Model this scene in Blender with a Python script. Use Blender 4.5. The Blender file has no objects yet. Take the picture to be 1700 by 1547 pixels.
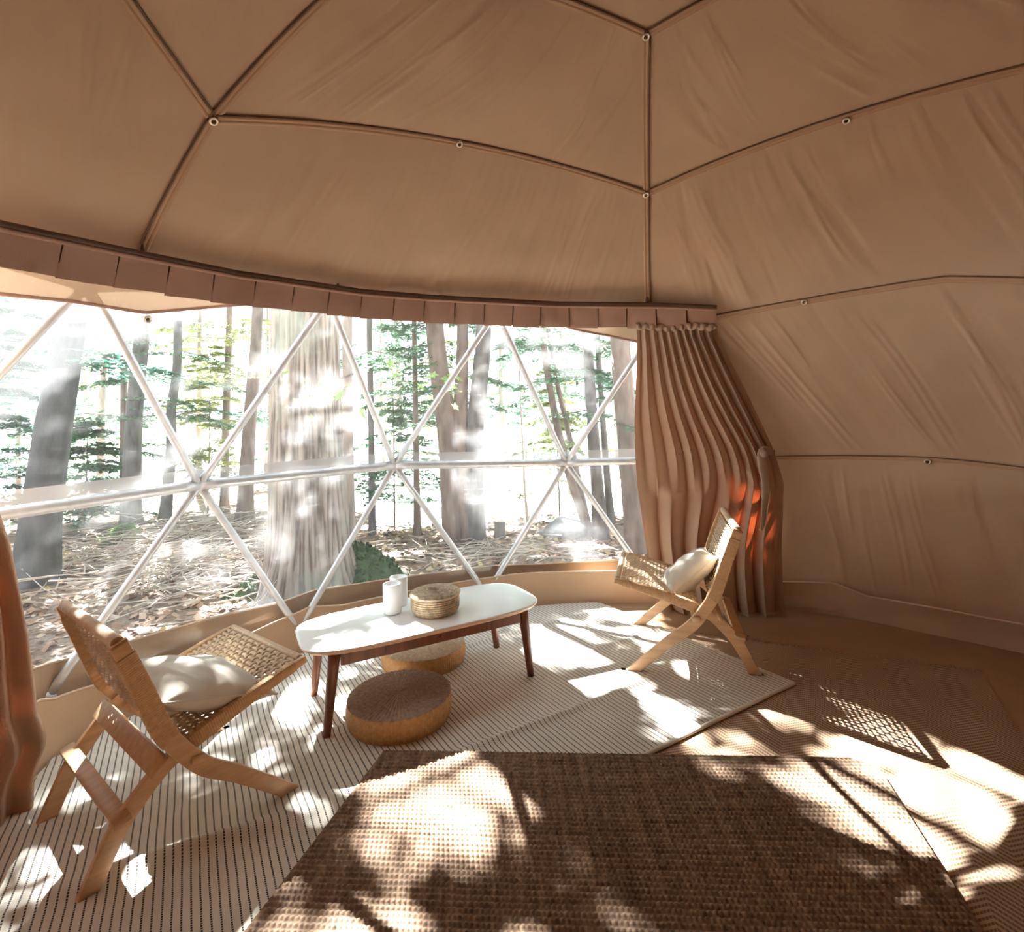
import bpy, math, random
import numpy as np
from mathutils import Matrix, Vector, noise as mnoise
sc = bpy.context.scene
COL = sc.collection
rng = np.random.default_rng(7)
random.seed(7)
PI = math.pi
R_ = math.radians

# ---------------------------------------------------------------- camera, sky, sun, exposure
F, PITCH, ROLL, CY, H = 871.93, -.085, -.0369, 625.67, 1.35      # lens in pixels of the 1700x1547 frame
cp, sp_ = math.cos(PITCH), math.sin(PITCH)
cr, sr = math.cos(ROLL), math.sin(ROLL)
ex, fw, up0 = Vector((1, 0, 0)), Vector((0, cp, -sp_)), Vector((0, sp_, cp))
rt, upv = cr*ex + sr*up0, cr*up0 - sr*ex
cam = bpy.data.cameras.new('camera')
co = bpy.data.objects.new('camera', cam)
COL.objects.link(co)
cam.sensor_fit = 'HORIZONTAL'
cam.sensor_width = 36
cam.lens = F/1700*36
cam.shift_y = -(773.5-CY)/1700
cam.clip_start = .02
cam.clip_end = 400
M3 = Matrix((rt, upv, -fw)).transposed()
co.matrix_world = Matrix.Translation((0, 0, H)) @ M3.to_4x4()
sc.camera = co

SUN_EL = R_(43)
L = np.array([-.545*math.cos(SUN_EL), .838*math.cos(SUN_EL), math.sin(SUN_EL)])
L /= np.linalg.norm(L)
sl = bpy.data.lights.new('sun', 'SUN')
sl.energy = 72
sl.angle = R_(.6)
sl.color = (1, .985, .96)
so = bpy.data.objects.new('sun', sl)
COL.objects.link(so)
so.rotation_euler = Vector(L).to_track_quat('Z', 'Y').to_euler()
w = bpy.data.worlds.new('sky')
sc.world = w
w.use_nodes = True
bg = w.node_tree.nodes['Background']
bg.inputs[0].default_value = (.86, .95, 1, 1)
bg.inputs[1].default_value = 1.3
sc.view_settings.view_transform = 'Standard'
sc.view_settings.look = 'None'
sc.view_settings.gamma = 1
sc.view_settings.use_curve_mapping = False
sc.view_settings.exposure = .58
sc.cycles.use_denoising = True
sc.cycles.max_bounces = 10
sc.cycles.diffuse_bounces = 6
sc.cycles.transparent_max_bounces = 16
sc.cycles.sample_clamp_indirect = 8
sc.cycles.caustics_reflective = False
sc.cycles.caustics_refractive = False

# ---------------------------------------------------------------- helpers
def ray(px):
    px = np.atleast_2d(np.asarray(px, float))
    a, b = px[:, 0]-850, px[:, 1]-CY
    x, y = (a*cr+b*sr)/F, (-a*sr+b*cr)/F
    u = -y
    return np.stack([x, cp+u*sp_, -sp_+u*cp], -1)
def at(px, z=0.):                              # photo pixel to the point of it at height z
    d = ray(px)
    return np.array([0, 0, H])+d*((z-H)/d[:, 2:3])
DC = np.array([.6, 1.0, .4])                   # centre of the dome
def on_dome(px, r):
    d = ray(px)
    d /= np.linalg.norm(d, axis=1, keepdims=True)
    o = np.array([0, 0, H])-DC
    b = d@o
    return np.array([0, 0, H])+d*(-b+np.sqrt(b*b-(o@o-r*r)))[:, None]
def dome(az, z, r):                            # azimuth in degrees, height
    az, z = np.radians(np.asarray(az, float)), np.asarray(z, float)
    h = np.sqrt(np.maximum(r*r-(z-DC[2])**2, 0))
    return np.stack([DC[0]+h*np.cos(az), DC[1]+h*np.sin(az), z+0*az], -1)
def azim(p):
    p = np.asarray(p)
    return np.degrees(np.arctan2(p[..., 1]-DC[1], p[..., 0]-DC[0]))
def ring(az, z, r):
    az = np.radians(np.asarray(az, float))
    return np.stack([DC[0]+r*np.cos(az), DC[1]+r*np.sin(az), z+0*az], -1)
def catmull(pts, n):
    p = np.asarray(pts, float)
    t = np.r_[0, np.cumsum(np.linalg.norm(np.diff(p, axis=0), axis=1)**.7)]
    q = np.linspace(0, t[-1], n)
    m = np.zeros_like(p)
    m[1:-1] = (p[2:]-p[:-2])/(t[2:]-t[:-2])[:, None]
    m[0] = (p[1]-p[0])/(t[1]-t[0])
    m[-1] = (p[-1]-p[-2])/(t[-1]-t[-2])
    i = np.clip(np.searchsorted(t, q, 'right')-1, 0, len(t)-2)
    h = (t[i+1]-t[i])[:, None]
    s = ((q-t[i])/(t[i+1]-t[i]))[:, None]
    return ((2*s**3-3*s**2+1)*p[i]+(s**3-2*s**2+s)*h*m[i]+(-2*s**3+3*s**2)*p[i+1]+(s**3-s**2)*h*m[i+1])
def polyline(pts, n):
    p = np.asarray(pts, float)
    t = np.r_[0, np.cumsum(np.linalg.norm(np.diff(p, axis=0), axis=1))]
    q = np.linspace(0, t[-1], n)
    return np.stack([np.interp(q, t, p[:, k]) for k in range(p.shape[1])], -1)
class MB:
    def __init__(s):
        s.v, s.f, s.n = [], [], 0
    def add(s, v, f):
        v = np.asarray(v, float).reshape(-1, 3)
        s.v.append(v)
        s.f += [[i+s.n for i in q] for q in f]
        s.n += len(v)
        return s
    def grid(s, P, close_u=False, close_v=False):       # P[nu][nv][3]
        nu, nv = P.shape[:2]
        iu = np.arange(nu if close_u else nu-1)
        iv = np.arange(nv if close_v else nv-1)
        a, b = np.meshgrid(iu, iv, indexing='ij')
        a2, b2 = (a+1) % nu, (b+1) % nv
        f = np.stack([a*nv+b, a2*nv+b, a2*nv+b2, a*nv+b2], -1).reshape(-1, 4)+s.n
        s.f += f.tolist()
        s.v.append(P.reshape(-1, 3))
        s.n += nu*nv
        return s
    def box(s, c, size, rot=0):
        x, y, z = np.array(size)/2
        v = np.array([[i*x, j*y, k*z] for i in (-1, 1) for j in (-1, 1) for k in (-1, 1)])
        cc, ss = math.cos(rot), math.sin(rot)
        v = v@np.array([[cc, ss, 0], [-ss, cc, 0], [0, 0, 1]])+np.array(c)
        return s.add(v, [[0, 1, 3, 2], [4, 6, 7, 5], [0, 4, 5, 1], [2, 3, 7, 6], [0, 2, 6, 4], [1, 5, 7, 3]])
    def tube(s, path, rad, n=8, caps=True, flat=1., ref=None):
        p = np.asarray(path, float)
        k = len(p)
        rad = np.broadcast_to(np.asarray(rad, float), (k,))
        t = np.gradient(p, axis=0)
        t /= np.linalg.norm(t, axis=1, keepdims=True)+1e-12
        r0 = np.array(ref if ref is not None else ((0, 0, 1) if abs(t[:, 2]).mean() < .8 else (1, 0, 0)), float)
        a = np.cross(t, r0)
        a /= np.linalg.norm(a, axis=1, keepdims=True)+1e-12
        b = np.cross(a, t)
        th = np.linspace(0, 2*PI, n, endpoint=False)
        P = p[:, None]+rad[:, None, None]*(np.cos(th)[None, :, None]*a[:, None]+flat*np.sin(th)[None, :, None]*b[:, None])
        n0 = s.n
        s.grid(P, close_v=True)
        if caps:
            s.f.append([n0+i for i in range(n)])
            s.f.append([n0+(k-1)*n+i for i in range(n)][::-1])
        return s
    def sweep(s, path, nrm, bi, prof, caps=True):       # section prof[k][m][2] swept along path in its nrm / bi axes
        P = path[:, None]+prof[..., 0:1]*nrm[:, None]+prof[..., 1:2]*bi[:, None]
        n0, k, m = s.n, P.shape[0], P.shape[1]
        s.grid(P, close_v=True)
        if caps:
            s.f.append([n0+i for i in range(m)])
            s.f.append([n0+(k-1)*m+i for i in range(m)][::-1])
        return s
    def lathe(s, prof, n=48, c=(0, 0, 0)):
        pr = np.asarray(prof, float)
        th = np.linspace(0, 2*PI, n, endpoint=False)
        P = np.stack([pr[:, 0:1]*np.cos(th), pr[:, 0:1]*np.sin(th), pr[:, 1:2]+0*th], -1)+np.array(c)
        return s.grid(P, close_v=True)
    def build(s, name, mat, parent=None, smooth=True, mw=None):
        me = bpy.data.meshes.new(name)
        v = np.concatenate(s.v) if s.v else np.zeros((0, 3))
        me.from_pydata(v.tolist(), [], s.f)
        me.materials.append(mat)
        if smooth:
            me.polygons.foreach_set('use_smooth', np.ones(len(me.polygons), bool))
        me.update()
        o = bpy.data.objects.new(name, me)
        COL.objects.link(o)
        if parent is not None:
            o.parent = parent
        return o
def quads(c, u, v):                            # many loose quads
    P = np.stack([c-u-v, c+u-v, c+u+v, c-u+v], 1)
    n = len(P)
    return P.reshape(-1, 3), np.arange(4*n).reshape(n, 4).tolist()
def tag(o, label=None, cat=None, group=None, kind=None):
    for k, x in (('label', label), ('category', cat), ('group', group), ('kind', kind)):
        if x:
            o[k] = x
    return o
def empty(name, loc=(0, 0, 0), rz=0.):
    o = bpy.data.objects.new(name, None)
    o.empty_display_size = .1
    COL.objects.link(o)
    o.location = loc
    o.rotation_euler = (0, 0, rz)
    return o
def local(o):
    return Matrix.Translation(o.location) @ o.rotation_euler.to_matrix().to_4x4()

# ---------------------------------------------------------------- materials
class NT:
    def __init__(s, name):
        s.m = bpy.data.materials.new(name)
        s.m.use_nodes = True
        s.t = s.m.node_tree
        s.b = s.t.nodes['Principled BSDF']
        s.out = s.t.nodes['Material Output']
    def n(s, typ, **kw):
        x = s.t.nodes.new(typ)
        for k, v in kw.items():
            if k[0] == 'i' and k[1:].isdigit():
                x.inputs[int(k[1:])].default_value = v
            else:
                setattr(x, k, v)
        return x
    def l(s, a, b):
        s.t.links.new(a, b)
    def coord(s, scale=(1, 1, 1), rot=(0, 0, 0), kind='Object'):
        tc = s.n('ShaderNodeTexCoord')
        mp = s.n('ShaderNodeMapping')
        mp.inputs['Scale'].default_value = scale
        mp.inputs['Rotation'].default_value = rot
        s.l(tc.outputs[kind], mp.inputs[0])
        return mp.outputs[0]
    def noise(s, vec, scale=5., detail=3., rough=.5):
        x = s.n('ShaderNodeTexNoise')
        x.inputs['Scale'].default_value = scale
        x.inputs['Detail'].default_value = detail
        x.inputs['Roughness'].default_value = rough
        s.l(vec, x.inputs['Vector'])
        return x.outputs[0]
    def ramp(s, fac, stops):
        x = s.n('ShaderNodeValToRGB')
        e = x.color_ramp.elements
        while len(e) < len(stops):
            e.new(.5)
        for k, (p, c) in enumerate(stops):
            e[k].position = p
            e[k].color = (*c, 1) if len(c) == 3 else c
        s.l(fac, x.inputs[0])
        return x.outputs[0]
    def math(s, op, a, b=None, c=None):
        x = s.n('ShaderNodeMath', operation=op)
        for i, q in enumerate((a, b, c)):
            if q is None:
                continue
            if isinstance(q, (int, float)):
                x.inputs[i].default_value = q
            else:
                s.l(q, x.inputs[i])
        return x.outputs[0]
    def bump(s, h, strength=.3, dist=.01):
        x = s.n('ShaderNodeBump')
        x.inputs['Strength'].default_value = strength
        x.inputs['Distance'].default_value = dist
        s.l(h, x.inputs['Height'])
        s.l(x.outputs[0], s.b.inputs['Normal'])
        return x
def simple(name, c, rough=.7, var=.15, scale=8., bump=0., bscale=60., metal=0., stretch=(1, 1, 1), sheen=0.):
    t = NT(name)
    v = t.coord(stretch)
    nz = t.noise(v, scale, 4)
    c = np.array(c)
    col = t.ramp(nz, [(.3, tuple(np.clip(c*(1-var), 0, 1))), (.7, tuple(np.clip(c*(1+var), 0, 1)))])
    t.l(col, t.b.inputs['Base Color'])
    t.b.inputs['Roughness'].default_value = rough
    t.b.inputs['Metallic'].default_value = metal
    if bump:
        t.bump(t.noise(v, bscale, 3), bump, .01)
    return t.m
def fabric(name, c, weave=700., wb=.15, var=.06, trans=0., tcol=None, wr=0., wscale=(1, 1, 1)):
    t = NT(name)
    v = t.coord()
    nz = t.noise(v, 3, 4)
    c = np.array(c)
    col = t.ramp(nz, [(.3, tuple(c*(1-var))), (.7, tuple(c*(1+var)))])
    t.l(col, t.b.inputs['Base Color'])
    t.b.inputs['Roughness'].default_value = .85
    t.b.inputs['Specular IOR Level'].default_value = .15
    h = t.noise(v, weave, 1)
    if wr:
        h2 = t.noise(t.coord(wscale), 1.0, 4, .55)
        h = t.math('ADD', t.math('MULTIPLY', h, .12), t.math('MULTIPLY', h2, wr))
    t.bump(h, wb, .02)
    if trans:
        tr = t.n('ShaderNodeBsdfTranslucent')
        tr.inputs[0].default_value = (*(tcol or tuple(c)), 1)
        mx = t.n('ShaderNodeMixShader')
        mx.inputs[0].default_value = trans
        t.l(t.b.outputs[0], mx.inputs[1])
        t.l(tr.outputs[0], mx.inputs[2])
        t.l(mx.outputs[0], t.out.inputs[0])
    return t.m
def wood(name, c, dark=.6, rough=.45, axis=(3, 40, 40)):
    t = NT(name)
    v = t.coord(axis)
    nz = t.noise(v, 1., 5, .6)
    c = np.array(c)
    t.l(t.ramp(nz, [(.3, tuple(c*dark)), (.55, tuple(c)), (.75, tuple(np.clip(c*1.15, 0, 1)))]), t.b.inputs['Base Color'])
    t.b.inputs['Roughness'].default_value = rough
    t.bump(nz, .06, .004)
    return t.m

CANVAS = (.53, .378, .26)
m_canvas = fabric('canvas_liner', CANVAS, 500, .35, .05, wr=1., wscale=(2.2, 2.2, .5))
m_seam = fabric('canvas_tape', (.50, .33, .21), 500, .2)
m_seamshade = fabric('seam_gap_shade', (.17, .105, .065), 400, .2)  # brown of the shade line along the liner seams
m_flap = fabric('pale_canvas', (.62, .47, .34), 500, .2, trans=.015, tcol=(.8, .6, .42))
m_skirt = fabric('skirt_canvas', (.55, .385, .255), 500, .3, wr=.8, wscale=(4, 4, .8))
m_band = fabric('window_base_canvas', (.46, .33, .225), 500, .25, wr=.6, wscale=(3, 3, .8))
m_pip = fabric('pale_piping', (.66, .5, .37), 500, .2)
m_val = fabric('brown_linen', (.40, .25, .19), 420, .4, .1, wr=.3, wscale=(6, 6, 6))
m_curt = fabric('curtain_linen', (.385, .275, .195), 420, .35, .08, trans=.035, tcol=(.95, .15, .04))
m_rail = simple('dark_rail', (.10, .055, .035), .5)
m_brass = simple('grommet_metal', (.75, .68, .55), .3, .05, metal=1.)
m_hole = simple('grommet_hole', (.05, .035, .025), .9)
m_steel = simple('galvanised_steel', (.68, .71, .73), .4, .10, 20, .1, 90, metal=.45)
m_floor = simple('tan_floor', (.34, .21, .115), .5, .12, 2.5, .05, 30)
m_oak = wood('pale_oak', (.60, .375, .205), .8)
m_walnut = wood('walnut_stain', (.20, .066, .03), .55, .35, (30, 30, 3))
m_cord = simple('paper_cord', (.64, .50, .35), .8, .15, 60, .2, 300)
m_cordw = simple('cord_wrap', (.56, .36, .195), .8, .12, 60, .15, 300)
m_white = simple('white_laminate', (.86, .88, .875), .22, .02)
m_edge = simple('pale_table_edge', (.72, .50, .38), .5, .05)
m_cush = fabric('cushion_linen', (.62, .58, .51), 500, .25, .05, wr=.35, wscale=(9, 9, 9))
m_bark = simple('grey_bark', (.13, .125, .125), .95, .45, 9, .8, 22, stretch=(1, 1, .3))
m_barkd = simple('dark_bark', (.055, .062, .068), .95, .4, 9, .8, 22, stretch=(1, 1, .3))
m_barkb = simple('brown_bark', (.19, .15, .13), .95, .4, 9, .8, 22, stretch=(1, 1, .3))
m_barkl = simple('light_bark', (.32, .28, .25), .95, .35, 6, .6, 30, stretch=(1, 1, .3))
m_twig = simple('dry_twig', (.56, .49, .43), .95, .3, 3)
m_rock = simple('grey_rock', (.20, .21, .22), .9, .3, 5, .6, 14)
m_moss = simple('green_moss', (.06, .10, .045), .95, .4, 12, .8, 50)

# setting materials
def m_ground():
    t = NT('leaf_litter')
    v = t.coord()
    a = t.noise(v, 1.2, 5, .6)
    b = t.noise(v, 22, 4, .6)
    mx = t.math('ADD', t.math('MULTIPLY', a, .5), t.math('MULTIPLY', b, .5))
    t.l(t.ramp(mx, [(.32, (.10, .07, .055)), (.47, (.24, .165, .125)), (.58, (.38, .28, .23)), (.72, (.52, .43, .37))]), t.b.inputs['Base Color'])
    t.b.inputs['Roughness'].default_value = .95
    t.bump(b, .8, .05)
    return t.m
m_grd = m_ground()
def leafy(name, c, trans=.5, var=.4):
    t = NT(name)
    info = t.n('ShaderNodeNewGeometry')
    c = np.array(c)
    col = t.ramp(info.outputs['Random Per Island'], [(0, tuple(c*(1-var))), (1, tuple(np.clip(c*(1+var), 0, 1)))])
    t.l(col, t.b.inputs['Base Color'])
    t.b.inputs['Roughness'].default_value = .6
    tr = t.n('ShaderNodeBsdfTranslucent')
    t.l(col, tr.inputs[0])
    mx = t.n('ShaderNodeMixShader')
    mx.inputs[0].default_value = trans
    t.l(t.b.outputs[0], mx.inputs[1])
    t.l(tr.outputs[0], mx.inputs[2])
    t.l(mx.outputs[0], t.out.inputs[0])
    return t.m
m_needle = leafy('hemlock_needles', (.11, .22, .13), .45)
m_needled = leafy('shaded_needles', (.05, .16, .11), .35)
m_needley = leafy('yellow_green_needles', (.36, .40, .16), .5)
m_shadeleaf = leafy('shade_crown_leaves', (.12, .13, .07), .12, .25)
m_leaf = leafy('maple_leaves', (.30, .48, .16), .6, .25)
def litter_mat():
    t = NT('fallen_leaves')
    info = t.n('ShaderNodeNewGeometry')
    t.l(t.ramp(info.outputs['Random Per Island'], [(0, (.16, .09, .06)), (.3, (.42, .25, .17)), (.6, (.55, .38, .28)), (.85, (.62, .50, .42)), (1, (.50, .36, .12))]), t.b.inputs['Base Color'])
    t.b.inputs['Roughness'].default_value = .8
    return t.m
m_litter = litter_mat()
def vinyl():
    t = NT('clear_vinyl')
    t.t.nodes.remove(t.b)
    tr = t.n('ShaderNodeBsdfTransparent')
    tr.inputs[0].default_value = (.95, .97, .97, 1)
    hz = t.n('ShaderNodeBsdfTranslucent')
    hz.inputs[0].default_value = (.95, .98, 1, 1)
    df = t.n('ShaderNodeBsdfDiffuse')
    df.inputs[0].default_value = (.92, .96, 1, 1)
    hm = t.n('ShaderNodeMixShader')
    hm.inputs[0].default_value = .4
    t.l(hz.outputs[0], hm.inputs[1])
    t.l(df.outputs[0], hm.inputs[2])
    streak = t.noise(t.coord((1.2, 1.2, 26)), 3., 5, .65)
    cloud = t.noise(t.coord((1, 1, 2.6)), 2.1, 4, .55)
    s1 = t.ramp(streak, [(.6, (0, 0, 0)), (.74, (1, 1, 1))])
    c1 = t.ramp(cloud, [(.5, (0, 0, 0)), (.78, (1, 1, 1))])
    f = t.math('ADD', t.math('MULTIPLY', s1, .10), t.math('MULTIPLY', c1, .09))
    f = t.math('ADD', f, .04)
    m1 = t.n('ShaderNodeMixShader')
    t.l(f, m1.inputs[0])
    t.l(tr.outputs[0], m1.inputs[1])
    t.l(hm.outputs[0], m1.inputs[2])
    gl = t.n('ShaderNodeBsdfGlossy')
    gl.inputs['Roughness'].default_value = .08
    m2 = t.n('ShaderNodeMixShader')
    m2.inputs[0].default_value = .035
    t.l(m1.outputs[0], m2.inputs[1])
    t.l(gl.outputs[0], m2.inputs[2])
    t.l(m2.outputs[0], t.out.inputs[0])
    return t.m
m_vinyl = vinyl()
def vinyl_band():
    t = NT('welded_vinyl_band')
    t.b.inputs['Base Color'].default_value = (.88, .90, .92, 1)
    t.b.inputs['Roughness'].default_value = .3
    tr = t.n('ShaderNodeBsdfTransparent')
    mx = t.n('ShaderNodeMixShader')
    mx.inputs[0].default_value = .35
    t.l(t.b.outputs[0], mx.inputs[1])
    t.l(tr.outputs[0], mx.inputs[2])
    t.l(mx.outputs[0], t.out.inputs[0])
    return t.m
m_vband = vinyl_band()
m_lake = NT('lake_water')
m_lake.b.inputs['Base Color'].default_value = (.55, .60, .60, 1)
m_lake.b.inputs['Roughness'].default_value = .15
m_lake.bump(m_lake.noise(m_lake.coord((1, 3, 1)), 2., 3), .15, .05)
m_lake = m_lake.m

# ---------------------------------------------------------------- the tent: floor, liner, window
fl = MB()
fl.lathe([(0.001, 0), (1.5, 0), (3.1, 0), (3.1, -.1), (0.001, -.1)], 96, (DC[0], DC[1], 0))
tag(fl.build('floor', m_floor, smooth=False), kind='structure')

RL = 3.0
def to_polar(p):
    d = np.asarray(p)-DC
    d = d/np.linalg.norm(d, axis=-1, keepdims=True)
    el = np.arcsin(np.clip(d[..., 2], -1, 1))
    a = np.arctan2(d[..., 1], d[..., 0])
    r = PI/2-el
    return np.stack([r*np.cos(a), r*np.sin(a)], -1)
def from_polar(q, r):
    k = np.hypot(q[..., 0], q[..., 1])
    a = np.arctan2(q[..., 1], q[..., 0])
    r = np.asarray(r)
    return DC+np.stack([r*np.sin(k)*np.cos(a), r*np.sin(k)*np.sin(a), r*np.cos(k)], -1)
def gc(a, b, n):                               # great-circle arc between two points of the liner
    a, b = np.asarray(a)-DC, np.asarray(b)-DC
    t = np.linspace(0, 1, n)[:, None]
    p = a*(1-t)+b*t
    return DC+p/np.linalg.norm(p, axis=1, keepdims=True)*RL
def hring(a0, a1, z0, z1, n, bow=0.):
    t = np.linspace(0, 1, n)
    return dome(a0+(a1-a0)*t, z0+(z1-z0)*t+bow*4*t*(1-t), RL)
def fold_noise(u, v, seed, freq, slant):
    out = np.zeros_like(u)
    for k in range(3):
        f = freq*(1.9**k)
        for idx in np.ndindex(u.shape):
            out[idx] += mnoise.noise((f*(u[idx]+slant*v[idx])+seed*7.1+k*3.3, v[idx]*.7+seed, k*2.))/(1.5**k)
    return out
def panel(bot, top, left, right, parent, seed, nu=70, nv=36, freq=5., slant=.15, amp=.010, sag=.022, creases=0):
    b, t = to_polar(polyline(bot, nu)), to_polar(polyline(top, nu))
    l, r = to_polar(polyline(left, nv)), to_polar(polyline(right, nv))
    u, v = np.linspace(0, 1, nu)[:, None, None], np.linspace(0, 1, nv)[None, :, None]
    P = (1-v)*b[:, None]+v*t[:, None]+(1-u)*l[None]+u*r[None]-((1-u)*(1-v)*b[0]+u*(1-v)*b[-1]+(1-u)*v*t[0]+u*v*t[-1])
    U, V = np.meshgrid(np.linspace(0, 1, nu), np.linspace(0, 1, nv), indexing='ij')
    e = np.minimum(1, 6*np.minimum(np.minimum(U, 1-U), np.minimum(V, 1-V)))
    bulge = 16*U*(1-U)*V*(1-V)
    nz = fold_noise(U, V, seed, freq, slant)
    pk = fold_noise(U, V*.3, seed+31, freq*5, slant)*(np.exp(-((1-V)/.2))+.6*np.exp(-(V/.15)))*.4
    st = fold_noise(U, V*.5, seed+57, freq*3., slant*1.6)
    st = np.sign(st)*np.abs(st)**1.6*.55
    cz = np.zeros_like(U)
    if creases:
        q = np.random.default_rng(seed)
        for _ in range(creases):
            u0, wd, ht = q.uniform(.04, .96), q.uniform(.003, .007), q.uniform(.3, 1.)*.0052
            du = -slant*q.uniform(.5, 1.3)
            uc = u0+du*(V-.5)+.006*np.sin(V*5+u0*40)
            lo, hi = (0, q.uniform(.45, 1.)) if q.random() < .5 else (q.uniform(0, .55), 1)
            fade = np.clip((V-lo)/.15+(lo == 0), 0, 1)*np.clip((hi-V)/.2+(hi == 1), 0, 1)
            for o3 in ((0,) if q.random() < .4 else (0, 2.6*wd)):
                cz += ht*np.exp(-((U-uc-o3)/wd)**2)*fade
    rr = RL-.002-sag*bulge-amp*(nz+pk+st)*e-cz*e
    return MB().grid(from_polar(P, rr)).build('fabric_panel', m_canvas, parent)
def ribbon(path, width, r, parent, name='seam_tape', mat=None, thick=.006):
    p = np.asarray(path)
    n = p-DC
    n /= np.linalg.norm(n, axis=1, keepdims=True)
    t = np.gradient(p, axis=0)
    t /= np.linalg.norm(t, axis=1, keepdims=True)
    s = np.cross(n, t)
    c = DC+n*r
    prof = np.array([(-width/2, .006), (-width/2, -thick*.4), (-width*.3, -thick), (-width*.06, -thick*.7), (0, -thick*.2), (width*.06, -thick*.7), (width*.3, -thick), (width/2, -thick*.4), (width/2, .006)])
    P = c[:, None]+prof[None, :, 0:1]*s[:, None]+prof[None, :, 1:2]*n[:, None]
    return MB().grid(P).build(name, mat or m_seam, parent)
def cord(path, parent, r=.0042, off=.020):  # thin dark tube standing in for the shadow line beside a liner seam
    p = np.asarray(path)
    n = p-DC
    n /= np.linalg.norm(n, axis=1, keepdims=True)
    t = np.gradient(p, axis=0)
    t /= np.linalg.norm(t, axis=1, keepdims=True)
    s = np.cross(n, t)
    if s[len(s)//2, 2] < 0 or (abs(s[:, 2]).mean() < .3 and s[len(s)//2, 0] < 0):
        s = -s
    return MB().tube(DC+n*(RL-.010)+s*off, r, 6).build('seam_shade_or_piping', m_seamshade, parent)
def grommet(p, parent):
    p = np.asarray(p)
    n = DC-p
    n /= np.linalg.norm(n)
    q = Vector(n).to_track_quat('Z', 'Y')
    th = np.linspace(0, 2*PI, 20, endpoint=False)
    ph = np.linspace(0, 2*PI, 8, endpoint=False)
    T, Q = np.meshgrid(th, ph, indexing='ij')
    P = np.stack([(.0135+.0055*np.cos(Q))*np.cos(T), (.0135+.0055*np.cos(Q))*np.sin(T), .0055*np.sin(Q)+.016], -1)
    o = MB().grid(P, True, True).build('grommet', m_brass, parent)
    o.matrix_local = Matrix.Translation(Vector(p)) @ q.to_matrix().to_4x4()
    d = MB().lathe([(0.0005, .008), (.0125, .008), (.0125, .0)], 16).build('grommet_hole', m_hole, o)
    return o

ceiling = tag(empty('ceiling', (0, 0, 0)), kind='structure')
AZ3 = [150.2, 83.6, 23., -54.6, -132.2]
Z3 = [2.604, 2.648, 2.64, 2.62, 2.62]
AZ2 = [151.5, 82.5, 22.5, -54.6, -132.2]
N3 = [dome(a, z, RL) for a, z in zip(AZ3, Z3)]
N4 = [dome(a, z, RL) for a, z in zip([142., 86.6, 26., -52., -130.], [3.11, 3.108, 3.11, 3.11, 3.11])]
ZH = [2.06, 2.06, 2.03, 2.0, 2.0]
arcs3, arcs4, vert43, vert32, low = [], [], [], [], []
for k in range(5):
    j = (k+1) % 5
    arcs3.append(gc(N3[k], N3[j], 60))
    arcs4.append(gc(N4[k], N4[j], 40))
for k in range(5):
    vert43.append(gc(N3[k], N4[k], 20))
    vert32.append(gc(dome(AZ2[k], ZH[k], RL), N3[k], 20))
for k in range(5):
    j = (k+1) % 5
    a0, a1 = AZ2[k], AZ2[j]
    if a1 > a0:
        a1 -= 360
    z0, z1 = ZH[k], ZH[j]
    low.append(hring(a0, a1, z0, z1, 60, .02))
# the seam between ceiling and right wall as the photo has it, from the rail end round to the right
dpx = on_dome([(1110, 538), (1165, 532), (1260, 513), (1335, 500), (1450, 481), (1570, 463), (1700, 466)], RL)
d0 = np.concatenate([polyline(dpx, 50), hring(azim(dpx[-1]), 22.5, dpx[-1][2], 2.03, 12)[1:]])
low[1] = np.concatenate([hring(82.5, azim(d0[0]), 2.06, d0[0][2], 14), d0[1:]])
VIS = (0, 1, 4)
for k in range(5):
    j = (k+1) % 5
    big = dict(nu=330, nv=50, amp=.013, sag=.04, creases=22) if k in VIS else dict(nu=24, nv=14)
    panel(arcs3[k], arcs4[k], vert43[k], vert43[j], ceiling, k+1, freq=4., slant=[-.25, .3, 0, 0, .3][k], **big)
    panel(low[k], arcs3[k], vert32[k], vert32[j], ceiling, k+11, freq=7., slant=[-.12, .15, 0, 0, .2][k], **big)
cap = np.concatenate([a[:-1] for a in arcs4])
capc = to_polar(cap)
rr = np.linspace(1, 0.002, 16)
P = from_polar(capc[None]*rr[:, None, None], RL-.03*(1-rr[:, None]**2)+0*capc[None, :, 0])
MB().grid(P, close_v=True).build('fabric_panel', m_canvas, ceiling)
for k in range(5):
    for path in (arcs3[k], arcs4[k], vert43[k], vert32[k]):
        ribbon(path, .034, RL-.006, ceiling)
        cord(path, ceiling)  # dark tube standing in for the seam's shadow line
for px in [(352, 198), (762, 237), (1072, 58), (1072, 322), (1405, 198)]:
    p = on_dome([px], RL)[0]
    grommet(p, ceiling)
# hooks where the liner is tied to the frame, just over the curtain rail
for px in [(235, 415), (560, 475), (828, 500), (1075, 500)]:
    p = on_dome([px], RL-.02)[0]
    MB().tube([p+np.array([0, 0, .04]), p, p+np.array([0, 0, -.05])], [.006, .011, .014], 8).build('tie_hook', m_rail, ceiling)

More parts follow.
